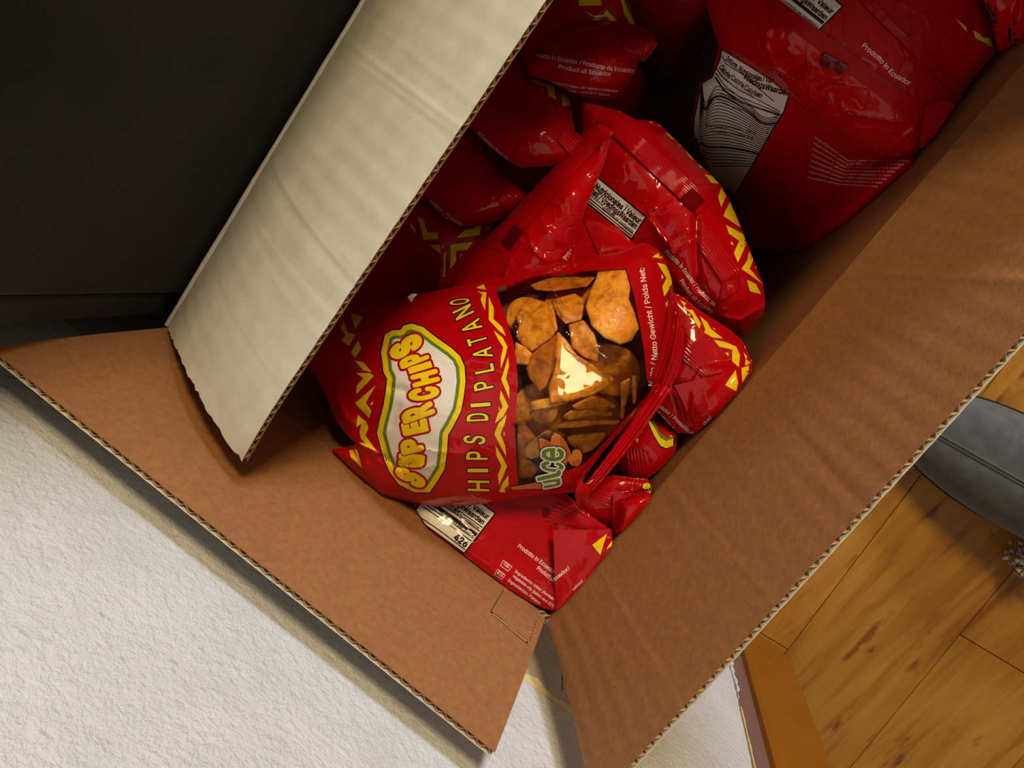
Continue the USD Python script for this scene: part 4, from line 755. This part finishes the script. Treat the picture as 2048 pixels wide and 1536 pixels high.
TX = [('H', cB([(1545, 935)])[0], 41, -89, .62), ('I', cB([(1540, 785)])[0], 41, -90, .8), ('P', cB([(1530, 640)])[0], 41, -90, .56), ('S', cB([(1505, 485)])[0], 41, -86, .52), ('D', cB([(1535, 265)])[0], 41, -93, .46), ('I', cB([(1565, 145)])[0], 40, -94, .8),
      ('P', cA([(1450, 1350)])[0], 37, -102, .60), ('L', cA([(1460, 1135)])[0], 37, -101, .66), ('A', cA([(1440, 935)])[0], 37, -100, .58), ('T', cA([(1370, 775)])[0], 37, -106, .48), ('A', cA([(1300, 592)])[0], 38, -113, .56), ('N', cA([(1195, 410)])[0], 38, -116, .60), ('O', cA([(1145, 278)])[0], 37, -99, .32)]
TG = [glyph_at(c, p, h, a, w, 2) for c, p, h, a, w in TX]
b1.decal([t.buffer(2.0) for t in TG], BLACK, 'lettering_outline', 1); b1.decal(TG, YELLOW, 'lettering', 2)
ZM = [cA(p) for p in ([(1355, 100), (1455, 52), (1485, 125)], [(1370, 140), (1425, 155), (1490, 155), (1470, 390), (1415, 250), (1440, 185)], [(1520, 210), (1585, 360), (1580, 500), (1690, 600), (1740, 720), (1650, 650), (1520, 510)], [(1580, 640), (1700, 740), (1760, 855), (1730, 980), (1675, 1140), (1672, 1000), (1705, 860), (1640, 760)], [(1770, 980), (1780, 1100), (1740, 1260), (1785, 1380), (1780, 1520), (1680, 1275), (1720, 1140)])]
ZM += [cB(p) for p in ([(1762, 0), (1800, 80), (1838, 160), (1790, 255), (1705, 328), (1735, 230), (1780, 165), (1752, 80)], [(1820, 235), (1805, 320), (1760, 430), (1805, 540), (1815, 645), (1760, 550), (1700, 430), (1740, 330)], [(1710, 540), (1760, 620), (1825, 740), (1790, 830), (1745, 930), (1735, 830), (1770, 740), (1725, 650)], [(1838, 830), (1838, 930), (1800, 960), (1810, 1000), (1745, 995), (1780, 910)], [(1745, 155), (1756, 200), (1740, 195)], [(1795, 400), (1806, 450), (1787, 430)])]
b1.decal(ZM, YELLOW, 'zigzag_print', 1)
b1.decal([c8(p) for p in ([(530, 95), (640, 130), (580, 220)], [(490, 150), (520, 250), (580, 265), (530, 350), (468, 310), (505, 270), (460, 215)], [(600, 310), (625, 370), (580, 445), (545, 400)], [(570, 460), (640, 480), (708, 555), (640, 540)], [(585, 560), (690, 562), (722, 582), (585, 725), (588, 660), (640, 600)], [(735, 655), (658, 790), (702, 850), (685, 908), (575, 792)], [(690, 800), (716, 775), (712, 808)], [(600, 880), (620, 905), (660, 930), (680, 980), (655, 1040), (748, 1168), (690, 1140), (620, 1060), (610, 1010), (625, 950), (585, 980)], [(605, 1095), (640, 1095), (712, 1142), (640, 1120)], [(530, 1155), (560, 1150), (635, 1295), (545, 1210)], [(570, 1145), (592, 1150), (625, 1275)])], YELLOW, 'zigzag_print', 1)
b1.decal([h_(p) for p in ([(800, 460), (875, 405), (922, 478)], [(848, 512), (925, 530), (965, 590), (1000, 700), (965, 780), (918, 845), (900, 745), (942, 665), (895, 590)], [(890, 625), (916, 655), (893, 676)], [(1000, 810), (1006, 860), (985, 1060), (962, 980), (930, 915)], [(940, 1015), (965, 1080), (955, 1200), (920, 1310), (945, 1150)])], YELLOW, 'zigzag_print', 1)
b1.decal([text_on('Netto / Netto Gewicht / Poids Net:', w1([(1860, 1560), (1885, 1330), (1905, 1150), (1885, 990), (1850, 760), (1808, 540), (1775, 340), (1752, 200)]), 10.5, 3), text_on('(80 g)', w1([(1915, 1430), (1945, 1180)]), 9.5, 2)], INK, 'lettering', 1)
# 'dulce' with its orange slices, printed on the window
FLW = w2([(552, 665), (600, 662), (655, 690), (690, 705), (700, 640), (735, 595), (800, 622), (860, 700), (905, 800), (922, 852), (950, 800), (985, 785), (1030, 800), (1048, 860), (1040, 930), (1000, 982), (930, 972), (885, 915), (855, 985), (825, 1040), (700, 900), (575, 800)])
STEM = w2([(240, 1215), (400, 1192), (500, 1170), (585, 1148), (610, 1240), (450, 1240), (240, 1250)])
b1.decal([Polygon(FLW).buffer(2.0), Polygon(STEM).buffer(1.6)], BLACK, 'slice_outline', 1); b1.decal([FLW, STEM], ORANGE, 'slice_print', 2)
b1.decal([w2([(800, 640), (860, 720), (915, 860), (870, 930), (845, 800), (810, 760)]), w2([(560, 690), (640, 690), (690, 720), (690, 760), (600, 770)]), w2([(930, 930), (1000, 900), (1040, 910), (1000, 975), (940, 968)])], ORANGE2, 'slice_shade_print', 3)
DU = [glyph_at(c, w2([p])[0], h, a, w, bo) for c, p, h, a, w, bo in (('e', (718, 848), 54, -88, .66, 2), ('c', (712, 988), 54, -84, .50, 2), ('l', (672, 1086), 46, -103, .8, 2), ('u', (706, 1176), 42, -100, .50, 2))]
DU = [d.difference(DU[k + 1].buffer(2.6)) if k + 1 < len(DU) else d for k, d in enumerate(DU)]
b1.decal([shapely.union_all([d.buffer(5.0) for d in DU])], BLACK, 'lettering_outline', 4); b1.decal([shapely.union_all([d.buffer(3.4) for d in DU])], WHITE, 'lettering_border', 5); b1.decal(DU, GREEN, 'lettering', 6)
# right-hand seal: gathered crimps, then a rolled fin running down to a point
b1.seal([(1340, 572), (1300, 762), (1338, 778), (1368, 668)], 6, 1.0, 3.0, n1=60, bend=-8)
b1.seal([(1312, 762), (1150, 990), (1157, 1010), (1342, 775)], 2, 2.0, 5.0, n1=70, bend=-6, name='rolled_seal', m=RED)
b1.sheet([(1158, 958), (1184, 978), (1178, 996), (1154, 1007), (1150, 990)], [(1158, 958, 16), (1184, 980, 10), (1154, 1007, 8), (1165, 985, 14)], name='seal_corner')
b1.decal([w2([(1085, 1165), (1110, 1180), (1150, 1140), (1185, 1130), (1120, 1185), (1100, 1185)])], YELLOW, 'zigzag_print', 1, clip=False, lift0=.009)
b1.sheet(cA([(480, 215), (535, 175), (615, 180), (570, 215), (528, 290)]), [(818, 590, 2), (836, 588, 2), (823, 604, -1), (828, 595, 3)], name='torn_film_scrap', m=WHITE)
# chips under the window
under = Surf(CT1, None, noise=(0, 1), ridge=(0, 1))
def chip(poly, depth, m, label, group=None, thick=1.7, seed=0, tilt=(0, 0), drop=.9, noise=2.6):
    o = smooth_poly(poly, 5); c = o.mean(0)
    s = Surf([(c[0], c[1], -depth * .85 + .8), (c[0] + 50, c[1], -depth * .85 + .8 + tilt[0] * .6), (c[0], c[1] + 50, -depth * .85 + .8 + tilt[1] * .6)], o, drop=drop, width=5, base=under, noise=(noise, 36), ridge=(.8, 26), seed=seed, soft=0)
    v, f, nb = mesh2d(o, 3.2); top = s.at(v); lo = top - [0, 0, thick / 1000.]
    n = len(v); i = np.arange(nb); j = (i + 1) % nb
    vv = np.vstack([top, lo]); ff = np.vstack([f, f[:, ::-1] + n, np.c_[i, i + n, j + n], np.c_[i, j + n, j]])
    p = emit('plantain_chip', vv, ff, m, None, smooth=45)
    tag(p, label, 'plantain chip', group)
G = 'plantain chips behind the clear window'
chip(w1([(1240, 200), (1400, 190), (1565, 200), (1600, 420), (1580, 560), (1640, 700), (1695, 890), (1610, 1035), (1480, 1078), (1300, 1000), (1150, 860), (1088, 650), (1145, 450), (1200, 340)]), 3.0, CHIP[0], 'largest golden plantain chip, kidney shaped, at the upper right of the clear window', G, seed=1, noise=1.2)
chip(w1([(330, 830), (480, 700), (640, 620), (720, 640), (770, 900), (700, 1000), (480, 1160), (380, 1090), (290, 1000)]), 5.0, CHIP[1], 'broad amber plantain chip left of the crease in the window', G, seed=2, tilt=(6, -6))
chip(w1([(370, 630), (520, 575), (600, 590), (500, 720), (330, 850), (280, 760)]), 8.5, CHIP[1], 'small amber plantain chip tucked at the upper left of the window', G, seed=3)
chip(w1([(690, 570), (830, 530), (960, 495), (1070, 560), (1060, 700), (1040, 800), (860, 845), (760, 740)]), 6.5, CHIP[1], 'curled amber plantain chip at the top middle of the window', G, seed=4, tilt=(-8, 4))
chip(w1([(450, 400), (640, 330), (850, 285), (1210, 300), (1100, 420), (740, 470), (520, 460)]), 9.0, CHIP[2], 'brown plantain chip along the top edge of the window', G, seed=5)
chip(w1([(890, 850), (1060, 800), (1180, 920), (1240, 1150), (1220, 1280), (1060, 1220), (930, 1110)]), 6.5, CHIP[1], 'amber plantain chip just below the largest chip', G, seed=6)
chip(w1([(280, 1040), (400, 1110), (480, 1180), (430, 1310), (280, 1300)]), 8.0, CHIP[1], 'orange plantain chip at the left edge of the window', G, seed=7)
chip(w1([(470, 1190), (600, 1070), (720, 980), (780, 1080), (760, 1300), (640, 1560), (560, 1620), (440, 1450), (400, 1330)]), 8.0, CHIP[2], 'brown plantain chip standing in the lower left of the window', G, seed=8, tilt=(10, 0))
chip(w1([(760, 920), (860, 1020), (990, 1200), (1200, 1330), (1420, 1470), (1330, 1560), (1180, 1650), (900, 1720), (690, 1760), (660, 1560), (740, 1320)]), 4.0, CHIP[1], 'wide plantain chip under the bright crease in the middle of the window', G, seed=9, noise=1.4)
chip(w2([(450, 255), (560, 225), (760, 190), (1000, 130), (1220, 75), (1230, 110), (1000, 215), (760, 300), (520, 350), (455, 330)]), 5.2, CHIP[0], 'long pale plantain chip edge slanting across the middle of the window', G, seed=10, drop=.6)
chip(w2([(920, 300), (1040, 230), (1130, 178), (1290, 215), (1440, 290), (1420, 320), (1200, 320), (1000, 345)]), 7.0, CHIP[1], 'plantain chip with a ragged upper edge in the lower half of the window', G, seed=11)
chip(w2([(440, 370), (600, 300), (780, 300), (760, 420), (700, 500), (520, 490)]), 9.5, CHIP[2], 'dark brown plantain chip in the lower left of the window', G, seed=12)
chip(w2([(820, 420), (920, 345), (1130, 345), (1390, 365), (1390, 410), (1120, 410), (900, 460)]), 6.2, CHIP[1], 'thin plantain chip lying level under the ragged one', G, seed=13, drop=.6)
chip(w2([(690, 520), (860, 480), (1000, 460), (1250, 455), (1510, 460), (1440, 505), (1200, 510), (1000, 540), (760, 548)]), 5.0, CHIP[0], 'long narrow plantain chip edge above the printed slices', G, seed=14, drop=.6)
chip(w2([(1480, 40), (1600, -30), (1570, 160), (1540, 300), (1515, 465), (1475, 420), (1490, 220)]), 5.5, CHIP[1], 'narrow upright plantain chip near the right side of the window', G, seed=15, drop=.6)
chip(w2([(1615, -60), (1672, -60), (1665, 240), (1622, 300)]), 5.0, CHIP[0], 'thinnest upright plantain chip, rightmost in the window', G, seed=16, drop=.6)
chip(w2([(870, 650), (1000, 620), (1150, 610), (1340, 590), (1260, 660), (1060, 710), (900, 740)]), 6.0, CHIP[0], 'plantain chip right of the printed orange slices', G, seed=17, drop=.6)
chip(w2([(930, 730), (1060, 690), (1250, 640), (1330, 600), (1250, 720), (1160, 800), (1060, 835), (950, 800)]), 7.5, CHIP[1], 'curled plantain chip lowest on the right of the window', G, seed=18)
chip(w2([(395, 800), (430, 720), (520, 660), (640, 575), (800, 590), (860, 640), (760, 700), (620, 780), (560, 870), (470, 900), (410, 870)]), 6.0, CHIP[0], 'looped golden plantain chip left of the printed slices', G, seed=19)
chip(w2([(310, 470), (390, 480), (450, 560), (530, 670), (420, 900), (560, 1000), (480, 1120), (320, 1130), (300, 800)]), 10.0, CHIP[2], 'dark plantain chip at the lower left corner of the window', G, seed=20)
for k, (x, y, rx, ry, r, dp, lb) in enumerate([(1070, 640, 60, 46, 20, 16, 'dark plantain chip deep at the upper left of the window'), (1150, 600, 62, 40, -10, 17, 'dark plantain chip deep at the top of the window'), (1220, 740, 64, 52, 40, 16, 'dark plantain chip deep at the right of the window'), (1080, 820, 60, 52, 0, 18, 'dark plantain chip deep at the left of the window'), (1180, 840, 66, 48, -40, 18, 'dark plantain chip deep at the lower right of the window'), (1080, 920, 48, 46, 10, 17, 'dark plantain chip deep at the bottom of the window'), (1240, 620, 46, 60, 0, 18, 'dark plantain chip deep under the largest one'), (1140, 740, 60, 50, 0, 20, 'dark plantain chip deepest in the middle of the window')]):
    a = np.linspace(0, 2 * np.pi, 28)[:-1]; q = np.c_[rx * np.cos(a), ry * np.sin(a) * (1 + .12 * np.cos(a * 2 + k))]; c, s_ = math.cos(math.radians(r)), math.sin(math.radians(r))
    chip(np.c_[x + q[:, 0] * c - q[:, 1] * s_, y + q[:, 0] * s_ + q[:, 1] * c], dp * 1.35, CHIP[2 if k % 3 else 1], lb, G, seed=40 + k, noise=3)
